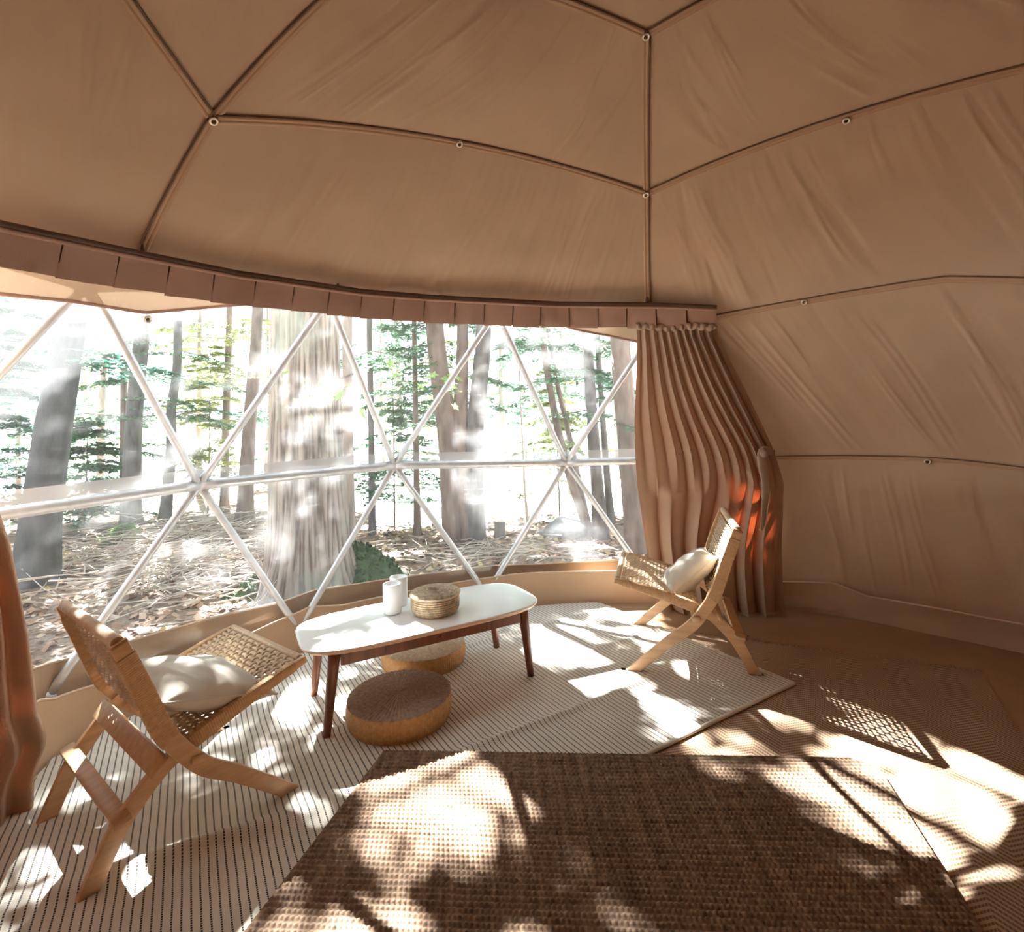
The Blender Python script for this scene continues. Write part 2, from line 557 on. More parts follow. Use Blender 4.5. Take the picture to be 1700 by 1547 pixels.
# right wall and the rest of the ring below the ceiling
wall = tag(empty('wall_right', (0, 0, 0)), kind='structure')
WAZ = (73.4, 67.2, 67.2)
def wall_panels(parent, a_top0, a_mid0, a_bot0, a1, seed, nu, nv, zt0=2.0, zt1=2.0, seam=True, gr=()):
    d = hring(a_top0, a1, zt0, zt1, 60, .02)
    e = hring(a_mid0, a1, 1.03, 1.0, 60, .015)
    b = hring(a_bot0, a1, .05, .05, 60)
    panel(e, d, gc(e[0], d[0], 20), gc(e[-1], d[-1], 20), parent, seed, nu, nv, 7., .1, .011)
    panel(b, e, gc(b[0], e[0], 20), gc(b[-1], e[-1], 20), parent, seed+3, nu, nv, 8., .08, .012)
    ribbon(d, .034, RL-.006, parent)
    ribbon(e, .026, RL-.006, parent, thick=.004)
epx = on_dome([(1273, 761), (1400, 759), (1540, 762), (1590, 766), (1700, 779)], RL)
e0 = np.concatenate([polyline(epx, 50), hring(azim(epx[-1]), 22.5, epx[-1][2], 1.0, 12)[1:]])
b0 = hring(66.5, 22.5, .03, .03, 60)
panel(e0, d0, gc(e0[0], d0[0], 20), gc(e0[-1], d0[-1], 20), wall, 41, 330, 50, 8., .06, .008, creases=20)
panel(b0, e0, gc(b0[0], e0[0], 20), gc(b0[-1], e0[-1], 20), wall, 44, 330, 50, 8., .04, .008, creases=16)
ribbon(d0, .036, RL-.006, wall)
cord(d0, wall)  # dark tube standing in for the seam's shadow line
cord(e0, wall, .003, .014)  # thinner dark tube, also standing in for a shadow line
ribbon(e0, .024, RL-.006, wall, thick=.004)
for px in [(1335, 500), (1540, 765)]:
    grommet(on_dome([px], RL)[0], wall)
back = tag(empty('wall_back', (0, 0, 0)), kind='structure')
for k, (a0, a1) in enumerate([(22.5, -54.6), (-54.6, -132.2), (-132.2, -187)]):
    wall_panels(back, a0, a0, a0, a1, 60+5*k, 24, 14)

# the window: struts, hubs and clear sheet
win = tag(empty('window_1', (0, 0, 0)), kind='structure')
RS = 3.1
mid = {164: 164., 140: 140.65, 118: 118.29, 94: 94.02, 70: 70.5}
mid = [dome(a, z, RS) for a, z in [(164., 1.04), (140.65, 1.067), (118.29, 1.08), (94.02, 1.025), (70.5, 1.03)]]
bot = [dome(a, z, RS) for a, z in [(175., .13), (152.07, .19), (129.84, .12), (105.87, .10), (83.23, .14), (61., .12)]]
top = [dome(a, z, RS) for a, z in [(176., 2.02), (153.75, 2.01), (129.52, 2.1), (105.42, 2.1), (80.86, 1.98), (62., 2.0)]]
def strut(a, b, r=.02, flat_end=True):
    p = polyline([a, b], 14)
    t = np.linspace(0, 1, 14)
    k = np.minimum(t, 1-t)
    rad = np.where(k < .035, r*1.15, r)
    MB().tube(p, rad, 12).build('strut', m_steel, win)
for i in range(4):
    strut(mid[i], mid[i+1], .028)
for i in range(5):
    strut(mid[i], top[i], .02)
    strut(mid[i], top[i+1], .02)
    strut(mid[i], bot[i], .02)
    strut(mid[i], bot[i+1], .02)
    if i == 0:
        strut(bot[i], bot[i+1], .02)
    if True:
        strut(top[i], top[i+1], .02)
for p in mid+bot[:5]+top[:5]:
    n = (p-DC)/np.linalg.norm(p-DC)
    MB().tube([p-n*.028, p-n*.02, p+n*.02, p+n*.028], [.02, .036, .036, .02], 16).build('hub', m_steel, win)
# bottom strut that shows through the gap of the skirt
az = np.linspace(178, 63, 80)
zz = np.linspace(.02, 2.2, 30)
P = np.stack([dome(az, z, 3.16) for z in zz], 1)
MB().grid(P).build('clear_pane', m_vinyl, win)
# broad welded band of the sheet along the horizontal bar
azb = np.linspace(166, 70, 90)
zb = np.interp(azb[::-1], [70.5, 94.02, 118.29, 140.65, 164], [1.03, 1.025, 1.08, 1.067, 1.04])[::-1]
P = np.stack([dome(azb, zb+q, 3.13) for q in (.016, .05, .085)], 1)
MB().grid(P).build('welded_band', m_vband, win)

# pale flap of the outer cover behind the valance
tr1 = tag(empty('trim_1', (0, 0, 0)), kind='structure')
def flap(lowpx, azs=None):
    lo = on_dome(lowpx, 3.05)
    lo = polyline(lo, 40)
    a = azim(lo)
    P = np.stack([lo*(1-t)+dome(a, 2.16, 3.05)*t for t in np.linspace(0, 1, 8)], 1)
    MB().grid(P).build('cover_flap', m_flap, tr1)
    MB().tube(lo, .008, 8).build('flap_piping', m_val, tr1)
left_edge = on_dome([(0, 488)], 3.05)[0]
flap([(-160, 450), (-60, 476), (0, 488), (120, 500), (240, 519), (300, 514), (380, 507), (480, 500)])
flap([(900, 530), (960, 548), (1010, 557), (1056, 567), (1130, 580), (1185, 590)])
gp = on_dome([(243, 528)], 3.05)[0]
grommet(gp, tr1)

# skirts round the foot of the dome
sk = tag(empty('baseboard_1', (0, 0, 0)), kind='structure')
fb = at([(13, 1350), (85, 1242), (135, 1210), (198, 1188), (459, 1087), (506, 1070), (980, 1000), (1035, 998), (1305, 1015), (1400, 1024), (1480, 1043), (1600, 1068), (1700, 1088)])
fa, fr = azim(fb), np.hypot(fb[:, 0]-DC[0], fb[:, 1]-DC[1])
o_ = np.argsort(fa)
fa, fr = fa[o_], fr[o_]
fa = np.r_[-190, 20, fa, 165, 175]
fr = np.r_[2.85, 2.85, fr, 2.68, 2.75]
def foot_r(a):
    ker = [np.interp(np.asarray(a)+d, fa, fr) for d in (-4, -2, 0, 2, 4)]
    return np.minimum(sum(ker)/5, 3.06)
def on_skirt(px, off):
    out = []
    for p in px:
        d = ray([p])[0]
        r = 2.95
        for _ in range(12):
            o2 = np.array([0, 0])-DC[:2]
            dd = d[:2]
            A, B, C_ = dd@dd, 2*o2@dd, o2@o2-r*r
            t = (-B+math.sqrt(B*B-4*A*C_))/(2*A)
            q = np.array([0, 0, H])+d*t
            r = float(foot_r(azim(q)))+off
        out.append(q)
    return np.array(out)
def skirt(az0, az1, toppx, off, name, mat, n=120, lean=.03, zdef=.24, cap_pip=True, wob=.012, seed=1):
    tp = on_skirt(toppx, off)
    ta, tz = azim(tp), tp[:, 2]
    o2 = np.argsort(ta)
    a = np.linspace(az0, az1, n)
    z = np.interp(a, ta[o2], tz[o2])
    rb = foot_r(a)+off-lean
    rows = []
    for v in np.linspace(0, 1, 10):
        wv = np.array([mnoise.noise((x*.16, v*1.5, seed)) for x in a])*wob*(.3+.7*v)
        rows.append(ring(a, z*v, rb+lean*v+wv+.012*np.sin(PI*v)))
    P = np.stack(rows, 1)
    MB().grid(P).build(name, mat, sk)
    if cap_pip:
        MB().tube(P[:, -1], .0055, 8).build('piping', m_pip, sk)
skirt(159, 78, [(31, 1183), (67, 1161), (90, 1160), (189, 1132), (383, 1066), (450, 1035), (495, 1017), (515, 1007), (568, 1005), (794, 962), (855, 953), (1033, 948)], 0., 'skirt', m_skirt, 160)
skirt(79, 20, [(1033, 950), (1200, 957), (1300, 966), (1385, 968), (1440, 990), (1560, 1010), (1640, 1026), (1690, 1035)], 0., 'skirt', m_skirt, 120, seed=3, lean=-.03)
skirt(161, 66, [(18, 1122), (126, 1091), (234, 1059), (387, 1017), (468, 999), (521, 980), (596, 969), (678, 957), (749, 948), (795, 941), (891, 937), (1047, 930)], .11, 'window_base_band', m_band, 160, lean=.05, wob=.006, seed=5)
skirt(20, -190, [(1690, 1035), (1640, 1026)], 0., 'skirt', m_skirt, 80, seed=8)

# ---------------------------------------------------------------- valance with its rail
val = tag(empty('pleated_valance', dome(118, 1.95, 2.86)), 'brown linen valance of flat pleats along the curved rail over the window', 'valance')
vi = local(val).inverted()
vt = polyline(on_dome([(-140, 335), (-60, 360), (0, 378), (231, 426), (391, 457), (600, 487), (713, 496), (926, 507), (1100, 509), (1190, 513)], 2.9), 400)
vb = polyline(on_dome([(-140, 412), (-60, 428), (0, 444), (142, 472), (256, 488), (380, 506), (476, 516), (600, 529), (713, 537), (891, 544), (1051, 546), (1188, 545)], 2.87), 400)
VTA, VBA = azim(vt), azim(vb)
def vtop(a): return np.stack([np.interp(-np.asarray(a), -VTA, vt[:, k]) for k in range(3)], -1)
def vbot(a): return np.stack([np.interp(-np.asarray(a), -VBA, vb[:, k]) for k in range(3)], -1)
def rel(P, m):
    return (np.asarray(P).reshape(-1, 3)@np.array(m.to_3x3()).T+np.array(m.translation)).reshape(np.shape(P))
a_ = VTA[0]-.05
step = 4.55
while a_ > VTA[-1]+.6:
    a1 = max(a_-step, VTA[-1]+.05)
    a = np.linspace(a_-.22, a1, 16)
    u = np.linspace(0, 1, 16)
    T, B = vtop(a), vbot(a)
    inn = (DC-T)*np.array([1, 1, 0])
    inn /= np.linalg.norm(inn, axis=1, keepdims=True)
    rows = []
    sd = a_*.37
    for v in np.linspace(0, 1, 8):
        off = .004+.030*v*(.2+.8*u)+.008*np.sin(PI*u)*v+.005*np.array([mnoise.noise((x*3, v*2, sd)) for x in u])*v
        rows.append(T*(1-v)+B*v+inn*off[:, None]+np.array([0, 0, -.008*v*mnoise.noise((sd, 4, 1))]))
    P = np.stack(rows, 1)
    Pb = P-inn[:, None]*.004
    mb = MB().grid(rel(P, vi))
    mb.grid(rel(Pb[::-1], vi))
    mb.build('pleat', m_val, val)
    a_ = a1
la = np.linspace(VTA[0]-.1, VTA[-1]+.1, 160)
T, B = vtop(la), vbot(la)
out = (T-DC)*np.array([1, 1, 0])
out /= np.linalg.norm(out, axis=1, keepdims=True)
MB().grid(rel(np.stack([T*(1-v)+(B+np.array([0, 0, .012]))*v+out*.004 for v in (0, .5, 1)], 1), vi)).build('slit_shade_strip', fabric('slit_shade_brown', (.16, .09, .065), 420, .3), val)  # dark strip added so the slits between pleats read as shaded
rp = vtop(np.linspace(VTA[0]-.02, VTA[-1]+.02, 160))
MB().tube(rel(rp+np.array([0, 0, .012]), vi), .014, 10).build('rail', m_rail, val)
MB().tube(rel(rp+np.array([0, 0, -.004])+.006*(DC-rp)/3, vi), .009, 8).build('gathered_heading', m_val, val)

# ---------------------------------------------------------------- curtains
def curtain_surface(rows, ncol, nrow, nf, amp, rfun, ph=0., warp=None, seed=0):
    ys = [r[0] for r in rows]
    y = np.linspace(ys[0], ys[-1], nrow)
    s = np.linspace(0, 1, ncol)
    xl = np.interp(y, ys, [r[1] for r in rows])
    xr = np.interp(y, ys, [r[2] for r in rows])
    ker = np.array([.06, .24, .4, .24, .06])
    for arr in (xl, xr):
        a2 = np.pad(arr, 2, mode='edge')
        arr[:] = np.convolve(a2, ker, 'valid')
    P = np.zeros((ncol, nrow, 3))
    for j in range(nrow):
        v = (y[j]-ys[0])/(ys[-1]-ys[0])
        sw = s if warp is None else warp(s, v)
        px = np.stack([xl[j]+(xr[j]-xl[j])*sw, np.full(ncol, y[j])], -1)
        d = ray(px)
        z0 = 1.0
        r = np.full(ncol, 2.7)
        for _ in range(10):
            o2 = -DC[:2]
            A = (d[:, :2]**2).sum(1)
            B = 2*(d[:, :2]@o2)
            t = (-B+np.sqrt(B*B-4*A*(o2@o2-r*r)))/(2*A)
            q = np.array([0, 0, H])+d*t[:, None]
            r = rfun(q[:, 2])+.115*s**4
        inn = (DC-q)*np.array([1, 1, 0])
        inn /= np.linalg.norm(inn, axis=1, keepdims=True)
        tg = np.stack([-inn[:, 1], inn[:, 0], 0*s], -1)
        f = 2*PI*nf*s+ph+2.0*np.array([mnoise.noise((x*5, v*1.3, seed)) for x in s])
        g = 2*PI*nf*.56*s+ph*2+2.6*np.array([mnoise.noise((x*4, v*1.3, seed+11)) for x in s])
        k = 1/(1+math.exp(-(v-.53)/.018))
        vary = np.array([1+.55*mnoise.noise((x*9, v*.8, seed+5)) for x in s])
        am = amp(s, v)*vary
        fa_ = (1-k)*(np.sin(f)+.25*np.sin(2*f+.6))+k*1.25*(np.sin(g)+.3*np.sin(2*g+.4))
        fb_ = (1-k)*np.sin(2*f)+k*np.sin(2*g)
        q = q+inn*(am*fa_)[:, None]+tg*(am*.35*fb_)[:, None]
        P[:, j] = q
    return P
def two_sided(P, th, m):
    c = np.gradient(P, axis=0)
    d = np.gradient(P, axis=1)
    n = np.cross(c, d)
    n /= np.linalg.norm(n, axis=-1, keepdims=True)+1e-9
    return MB().grid(rel(P, m))
rc = lambda z: np.interp(z, [0, .4, 1., 2.0], [2.78, 2.80, 2.72, 2.40])
cu = tag(empty('gathered_curtain', (1.45, 3.55, 0)), 'tan linen curtain gathered in folds and tied back beside the window', 'curtain')
ci = local(cu).inverted()
rows = [(541, 1056, 1189), (560, 1057, 1192), (600, 1057, 1212), (650, 1055, 1238), (700, 1053, 1262), (745, 1054, 1283), (800, 1057, 1301), (850, 1064, 1300), (900, 1071, 1297), (950, 1080, 1298), (1000, 1092, 1300), (1042, 1104, 1303)]
def cwarp(s, v):
    k = np.exp(-((v-.46)/.22)**2)*.22
    return s+k*np.sin(PI*s)*np.where(s < .99, 1, 1)*.6
def camp(s, v):
    a = .027*(1-.35*np.exp(-((v-.50)/.06)**2))+.03*max(0, v-.55)
    return a*np.clip(s*14, .2, 1)*np.clip((1-s)*9, .35, 1)*np.where(v < .05, .7, 1)
P = curtain_surface(rows, 260, 110, 10.5, camp, rc, .6, cwarp, 3.)
# lower half: the tie pulls the folds up into little puckers
V = np.linspace(0, 1, 110)[None, :]
S = np.linspace(0, 1, 260)[:, None]
puck = np.exp(-((V-.50-.05*np.sin(9*S))/.025)**2)*.022*(S > .1)
inn = (DC-P)*np.array([1, 1, 0])
inn /= np.linalg.norm(inn, axis=-1, keepdims=True)
P = P+inn*puck[..., None]
P[..., 2] = np.maximum(P[..., 2], .006)
MB().grid(rel(P, ci)).build('drape', m_curt, cu)
CUP = P
tp = at([(1272, 748)], 1.06)[0]
def curt_pt(px, lift):
    d = ray([px])[0]
    r = 2.7
    for _ in range(12):
        o2 = -DC[:2]
        A = d[:2]@d[:2]
        B = 2*(d[:2]@o2)
        t = (-B+math.sqrt(B*B-4*A*(o2@o2-r*r)))/(2*A)
        q = np.array([0, 0, H])+d*t
        r = float(rc(q[2]))-lift
    return q
tail = [curt_pt(p, l) for p, l in [((1285, 752), .02), ((1268, 748), .05), ((1266, 770), .075), ((1272, 800), .08), ((1269, 840), .08), ((1266, 872), .075), ((1262, 880), .07)]]
tt = catmull(tail, 40)
wd = np.interp(np.linspace(0, 1, 40), [0, .2, .5, .85, 1], [.02, .035, .03, .016, .012])
MB().tube(rel(tt, ci), wd, 12, flat=.35, ref=(0, 1, 0)).build('tie_strap', m_curt, cu)
kn = curt_pt((1268, 752), .06)
MB().lathe([(.001, -.03), (.02, -.024), (.03, 0), (.02, .024), (.001, .03)], 14).build('tie_knot', m_curt, cu).location = Vector(rel(kn, ci))
# the heading with its tape of small gathers
hd = [curt_pt((x, 543+3*math.sin(x*.45)), .02) for x in np.linspace(1056, 1188, 60)]
MB().tube(rel(np.array(hd), ci), .017+.006*np.sin(np.linspace(0, 11*2*PI, 60)), 10).build('gathered_heading', m_curt, cu)

cu2 = tag(empty('gathered_curtain', (-2.2, 1.95, 0)), 'pale curtain bunched against the skirt at the left edge of the window', 'curtain')
ci2 = local(cu2).inverted()
mb = MB()
n1, n2 = 120, 60
P = np.zeros((n1, n2, 3))
zs = np.linspace(1.93, .005, n2)
edge_px = [(-75, 440), (-20, 900), (0, 1023), (6, 1045), (13, 1116), (17, 1165), (28, 1185), (33, 1205), (31, 1222), (23, 1236), (11, 1267), (9, 1332), (3, 1392), (-5, 1440)]
ed = on_dome(edge_px, 2.84)
eh = np.hypot(ed[:, 0]-DC[0], ed[:, 1]-DC[1])
eaz = azim(ed)
oz = np.argsort(ed[:, 2])
for j, z in enumerate(zs):
    a0 = np.interp(z, ed[oz, 2], eaz[oz])
    s = np.linspace(0, 1, n1)
    wdt = np.interp(z, [0, .5, .75, 1.1, 1.93], [13, 12, 9.5, 13, 17])
    a = a0+wdt*s
    r0 = np.interp(z, [0, .6, 1.2, 1.95], [2.62, 2.66, 2.62, 2.36])
    r = r0-.022*np.sin(2*PI*7*s+1.2*mnoise.noise((z*2, 1, 2)))+.01*np.array([mnoise.noise((x*9, z*2, 5)) for x in s])
    P[:, j] = ring(a, z, r)
MB().grid(rel(P, ci2)).build('drape', m_curt, cu2)
CUP2 = P

# ---------------------------------------------------------------- rugs
def jute_mat():
    t = NT('jute_weave')
    v = t.coord((60, 58, 1))
    a = t.noise(v, 1., 2)
    b = t.noise(t.coord((2, 40, 1)), 1., 3)
    c = t.noise(t.coord((40, 1.5, 1)), 1., 3)
    mx = t.math('ADD', t.math('MULTIPLY', a, .4), t.math('ADD', t.math('MULTIPLY', b, .25), t.math('MULTIPLY', c, .35)))
    t.l(t.ramp(mx, [(.34, (.10, .063, .042)), (.5, (.225, .15, .10)), (.66, (.38, .275, .185))]), t.b.inputs['Base Color'])
    t.b.inputs['Roughness'].default_value = .9
    t.b.inputs['Specular IOR Level'].default_value = .2
    return t.m
m_jute = jute_mat()
def striped_mat(e1, R0):
    # cream cloth, thin dark dashed lines running along e1
    t = NT('striped_cotton')
    tc = t.n('ShaderNodeTexCoord')
    sx = t.n('ShaderNodeSeparateXYZ')
    t.l(tc.outputs['UV'], sx.inputs[0])
    u, v = sx.outputs[0], sx.outputs[1]            # u across the stripes, v along them, in metres
    w_ = t.noise(t.coord((3, 3, 3)), 1., 2)
    uu = t.math('ADD', u, t.math('MULTIPLY', w_, .012))
    f = t.math('FRACT', t.math('MULTIPLY', uu, 1/.0235))
    d = t.math('ABSOLUTE', t.math('SUBTRACT', f, .5))
    line = t.math('LESS_THAN', d, .105)
    dash = t.math('GREATER_THAN', t.math('FRACT', t.math('MULTIPLY', v, 1/.0085)), .22)
    both = t.math('MULTIPLY', line, dash)
    hem = t.math('GREATER_THAN', u, -2)
    cl = t.noise(t.coord((5, 5, 5)), 1., 4)
    base = t.ramp(cl, [(.3, (.60, .565, .50)), (.7, (.70, .665, .60))])
    mx = t.n('ShaderNodeMix', data_type='RGBA')
    t.l(both, mx.inputs['Factor'])
    t.l(base, mx.inputs['A'])
    mx.inputs['B'].default_value = (.055, .05, .045, 1)
    t.l(mx.outputs['Result'], t.b.inputs['Base Color'])
    t.b.inputs['Roughness'].default_value = .95
    t.b.inputs['Specular IOR Level'].default_value = .1
    rib = t.math('SINE', t.math('MULTIPLY', u, 2*PI/.006))
    t.bump(rib, .15, .002)
    return t.m
RC = np.array([1.3394, 2.7209])
E1, E2 = np.array([-.53, .848]), np.array([-.8617, -.5075])
def set_uv(o, uv):
    me = o.data
    l = me.uv_layers.new(name='map')
    vi_ = np.zeros(len(me.loops), int)
    me.loops.foreach_get('vertex_index', vi_)
    l.data.foreach_set('uv', uv[vi_].ravel())
def striped():
    ns, nt = 230, 260
    s = np.linspace(0, 2.75, ns)
    tt_ = np.linspace(0, 3.9, nt)
    S, T = np.meshgrid(s, tt_, indexing='ij')
    X = RC[0]+E1[0]*S+E2[0]*T
    Y = RC[1]+E1[1]*S+E2[1]*T
    bow = .03*np.sin(T*1.6)+.018*np.sin(S*2.2+1)
    Z = np.full_like(X, .012)
    for s0, hgt in ((.437, .011), (.868, .010), (1.32, .010), (1.78, .008), (2.2, .006)):
        c = s0+.02*np.sin(T*2.1+s0*5)
        k = hgt*np.exp(-((S-c)/.020)**2)*(.75+.35*np.sin(3*T+s0*9))
        Z += np.maximum(k, 0)
    # the loose fold under the near chair
    c = .49-.09*np.clip((2.75-T)/.6, 0, 1)
    Z += .022*np.exp(-((S-c)/.035)**2)*np.exp(-((T-2.55)/.35)**2)
    nz = np.array([[mnoise.noise((x*2.3, y*2.3, 0)) for x, y in zip(a, b)] for a, b in zip(X, Y)])
    Z += .004*nz+.004
    rr_ = np.hypot(X-DC[0], Y-DC[1])
    lim = np.minimum(foot_r(azim(np.stack([X, Y], -1)))-.05, 2.97)
    ok = rr_ < lim
    V = np.stack([X, Y, Z], -1)
    sc_ = np.where(rr_ > lim, lim/rr_, 1)
    V[..., 0] = DC[0]+(X-DC[0])*sc_
    V[..., 1] = DC[1]+(Y-DC[1])*sc_
    fs = []
    for i in range(ns-1):
        for j in range(nt-1):
            if ok[i:i+2, j:j+2].any():
                fs.append([i*nt+j, (i+1)*nt+j, (i+1)*nt+j+1, i*nt+j+1])
    mb = MB().add(V, fs)
    # turned hem along the two free edges
    o = mb.build('striped_rug', striped_mat(E1, RC))
    set_uv(o, np.stack([T.ravel(), S.ravel()], -1))
    tag(o, 'cream cotton rug with thin dark dashed stripes lying under the table and chairs', 'rug')
    m_hem = fabric('cream_hem', (.66, .61, .53), 400, .2)
    h = MB().tube(V[0, ::3]+np.array([0, 0, -.004]), .011, 8, flat=.7).build('hem', m_hem, o)
    e_ = [V[i, 0] for i in range(0, ns, 3) if ok[i, 0]]
    MB().tube(np.array(e_)+np.array([0, 0, -.004]), .009, 8, flat=.7).build('hem', m_hem, o)
    return o
striped()
def herring():
    t = NT('herringbone_weave')
    tc = t.n('ShaderNodeTexCoord')
    sx = t.n('ShaderNodeSeparateXYZ')
    t.l(tc.outputs['UV'], sx.inputs[0])
    u, v = sx.outputs[0], sx.outputs[1]
    tri = t.math('PINGPONG', u, .105)
    nz = t.noise(t.coord((9, 9, 9)), 1., 3)
    q = t.math('ADD', t.math('ADD', v, t.math('MULTIPLY', tri, .75)), t.math('MULTIPLY', nz, .006))
    f = t.math('FRACT', t.math('MULTIPLY', q, 1/.02))
    fu = t.math('FRACT', t.math('MULTIPLY', u, 1/.009))
    st = t.math('LESS_THAN', t.math('ABSOLUTE', t.math('SUBTRACT', f, .5)), .24)
    lt = t.math('MULTIPLY', st, t.math('ADD', .55, t.math('MULTIPLY', .45, t.math('GREATER_THAN', fu, .4))))
    base = t.ramp(t.noise(t.coord((3, 3, 3)), 1., 4), [(.3, (.40, .28, .185)), (.7, (.52, .38, .26))])
    mx = t.n('ShaderNodeMix', data_type='RGBA')
    t.l(lt, mx.inputs['Factor'])
    t.l(base, mx.inputs['A'])
    mx.inputs['B'].default_value = (.20, .125, .08, 1)
    t.l(mx.outputs['Result'], t.b.inputs['Base Color'])
    t.b.inputs['Roughness'].default_value = .95
    t.b.inputs['Specular IOR Level'].default_value = .1
    t.bump(f, .25, .004)
    P0 = np.array([2.313, 2.777])
    U = np.array([1.304-2.313, 3.262-2.777])
    U /= np.linalg.norm(U)
    W = np.array([-.50, -.866])
    nu, nv = 120, 120
    a, b = np.meshgrid(np.linspace(0, 1.75, nu), np.linspace(0, 2.3, nv), indexing='ij')
    X = P0[0]+U[0]*a+W[0]*b
    Y = P0[1]+U[1]*a+W[1]*b
    Z = .005+.003*np.array([[mnoise.noise((x*3, y*3, 5)) for x, y in zip(p, q)] for p, q in zip(X, Y)])
    o = MB().grid(np.stack([X, Y, Z], -1)).build('herringbone_rug', t.m)
    set_uv(o, np.stack([a.ravel(), b.ravel()], -1))
    tag(o, 'flat brown herringbone rug lying between the striped rug and the right wall', 'rug')
    # fringe of short warp ends along the far edge
    fr_ = MB()
    for x in np.arange(0, 1.75, .012):
        p = P0+U*x
        q = p-W*(.025+.02*random.random())+U*random.uniform(-.008, .008)
        fr_.tube([[*p, .006], [*((p+q)/2), .008], [*q, .003]], .0018, 4)
    fo = fr_.build('fringe', fabric('fringe_cotton', (.45, .33, .22)), o)
    fo['kind'] = 'stuff'
herring()
def jute():
    TL, TR = np.array([-.59, 2.284]), np.array([1.33, 2.125])
    dl, dr = np.array([-.235, -.972]), np.array([-.26, -.965])
    nu = 610
    vs = np.r_[np.arange(0, .98, .0042), np.linspace(1.0, 2.2, 14)]
    u = np.linspace(0, 1, nu)
    U, Vv = np.meshgrid(u, vs, indexing='ij')
    L_ = TL+dl*Vv[..., None]
    Rr = TR+dr*Vv[..., None]
    # rounded, slightly bulged far right corner
    XY = L_*(1-U[..., None])+Rr*U[..., None]
    cut = np.clip((.09-Vv)/.09, 0, 1)**2*.10
    XY = L_*(1-U[..., None])+(Rr-np.array([1, -.05])*cut[..., None])*U[..., None]
    width = np.linalg.norm(TR-TL)
    rowp, kp = .0205, .0155
    wav = .004*np.array([[mnoise.noise((x*3, y*3, 0)) for x, y in zip(a, b)] for a, b in zip(U, Vv)])
    r_ = np.sin(PI*(Vv+wav)/rowp)
    row = np.floor((Vv+wav)/rowp)
    k_ = np.sin(PI*(U*width/kp+.5*(row % 2)+wav*20))
    hgt = .0095*np.abs(r_)**.7*(.4+.6*np.abs(k_)**.8)
    hgt = np.where(Vv < .985, hgt, .005)
    hgt *= np.minimum(1, np.minimum(U, 1-U)*80)*np.minimum(1, Vv*90)+.0
    wv = np.array([[mnoise.noise((x*4, y*4, 9)) for x, y in zip(a, b)] for a, b in zip(U[::10, ::4], Vv[::10, ::4])])
    wv = np.repeat(np.repeat(wv, 10, 0), 4, 1)[:U.shape[0], :U.shape[1]]
    Z = .0235+hgt
    edge = np.minimum(np.minimum(U*width, (1-U)*width), Vv)
    Z = Z-.010*np.clip(1-edge/.008, 0, 1)
    mb = MB().grid(np.concatenate([XY, Z[..., None]], -1))
    top_ = np.concatenate([XY, Z[..., None]], -1)
    rim = np.concatenate([top_[0, ::-1], top_[1:, 0], top_[-1, 1:]])
    lowr = rim.copy()
    lowr[:, 2] = .012
    mb.grid(np.stack([rim, lowr], 1))
    o = mb.build('jute_rug', m_jute)
    tag(o, 'thick brown knobbly jute rug on the floor in front of the table', 'rug')
jute()

# ---------------------------------------------------------------- coffee table
TX, TY, TA, TZ = -.508, 2.833, .4888, .380
FZ = .016
tb = tag(empty('coffee_table', (TX, TY, 0), TA), 'low walnut coffee table with rounded white top and tapered legs', 'table')
th = np.linspace(0, 2*PI, 160, endpoint=False)
def outline(a, b, n, k=1.):
    c, s = np.cos(th), np.sin(th)
    x = a*np.sign(c)*np.abs(c)**(2/n)
    y = b*np.sign(s)*np.abs(s)**(2/n)
    return np.stack([x*k, y*k], -1)
ol = outline(.612, .270, 4.2)
rows = []
for off, z in ((-.60, TZ), (-.3, TZ), (-.02, TZ), (-.004, TZ-.001), (0, TZ-.004)):
    rows.append(np.concatenate([ol*(1+off), np.full((160, 1), z)], -1))
MB().grid(np.stack(rows), close_v=True).add(np.concatenate([ol*.4, np.full((160, 1), TZ)], -1), [list(range(160))[::-1]]).build('tabletop', m_white, tb)
rows = [np.concatenate([ol*k, np.full((160, 1), z)], -1) for k, z in ((1, TZ-.004), (.998, TZ-.012), (.975, TZ-.022), (.0, TZ-.022))]
MB().grid(np.stack(rows), close_v=True).build('top_edge', m_edge, tb)
hl, hw = .5135, .2043
for sx_ in (-1, 1):
    for sy_ in (-1, 1):
        p0 = np.array([sx_*hl, sy_*hw, FZ-.003])
        p1 = np.array([sx_*(hl-.035), sy_*(hw-.0), TZ-.022])
        p1[1] = sy_*(hw+.004)
        MB().tube(polyline([p0, p1], 8), np.linspace(.0175, .027, 8), 20).build('leg', m_walnut, tb)
za = TZ-.022-.028
al, aw = hl-.035, hw+.012
MB().box((0, aw, za), (2*al-.05, .018, .056)).build('apron', m_walnut, tb, False)
for sx_ in (-1, 1):
    MB().box((sx_*al, 0, za), (.018, 2*aw-.07, .056)).build('apron', m_walnut, tb, False)
# long near side: two short rails and a drawer front between them
xa, xb = -.255, .275
MB().box(((-al+.025+xa-.0015)/2, -aw, za), (xa-.0015+al-.025, .018, .056)).build('apron', m_walnut, tb, False)
MB().box(((al-.025+xb+.0015)/2, -aw, za), (al-.025-xb-.0015, .018, .056)).build('apron', m_walnut, tb, False)
dr_ = MB().box(((xa+xb)/2, -aw-.004, za), (xb-xa, .018, .055)).build('drawer', m_walnut, tb, False)
MB().tube([((xa+xb)/2, -aw-.011, za), ((xa+xb)/2, -aw-.018, za), ((xa+xb)/2, -aw-.025, za)], [.004, .008, .006], 12).build('knob', m_walnut, dr_)

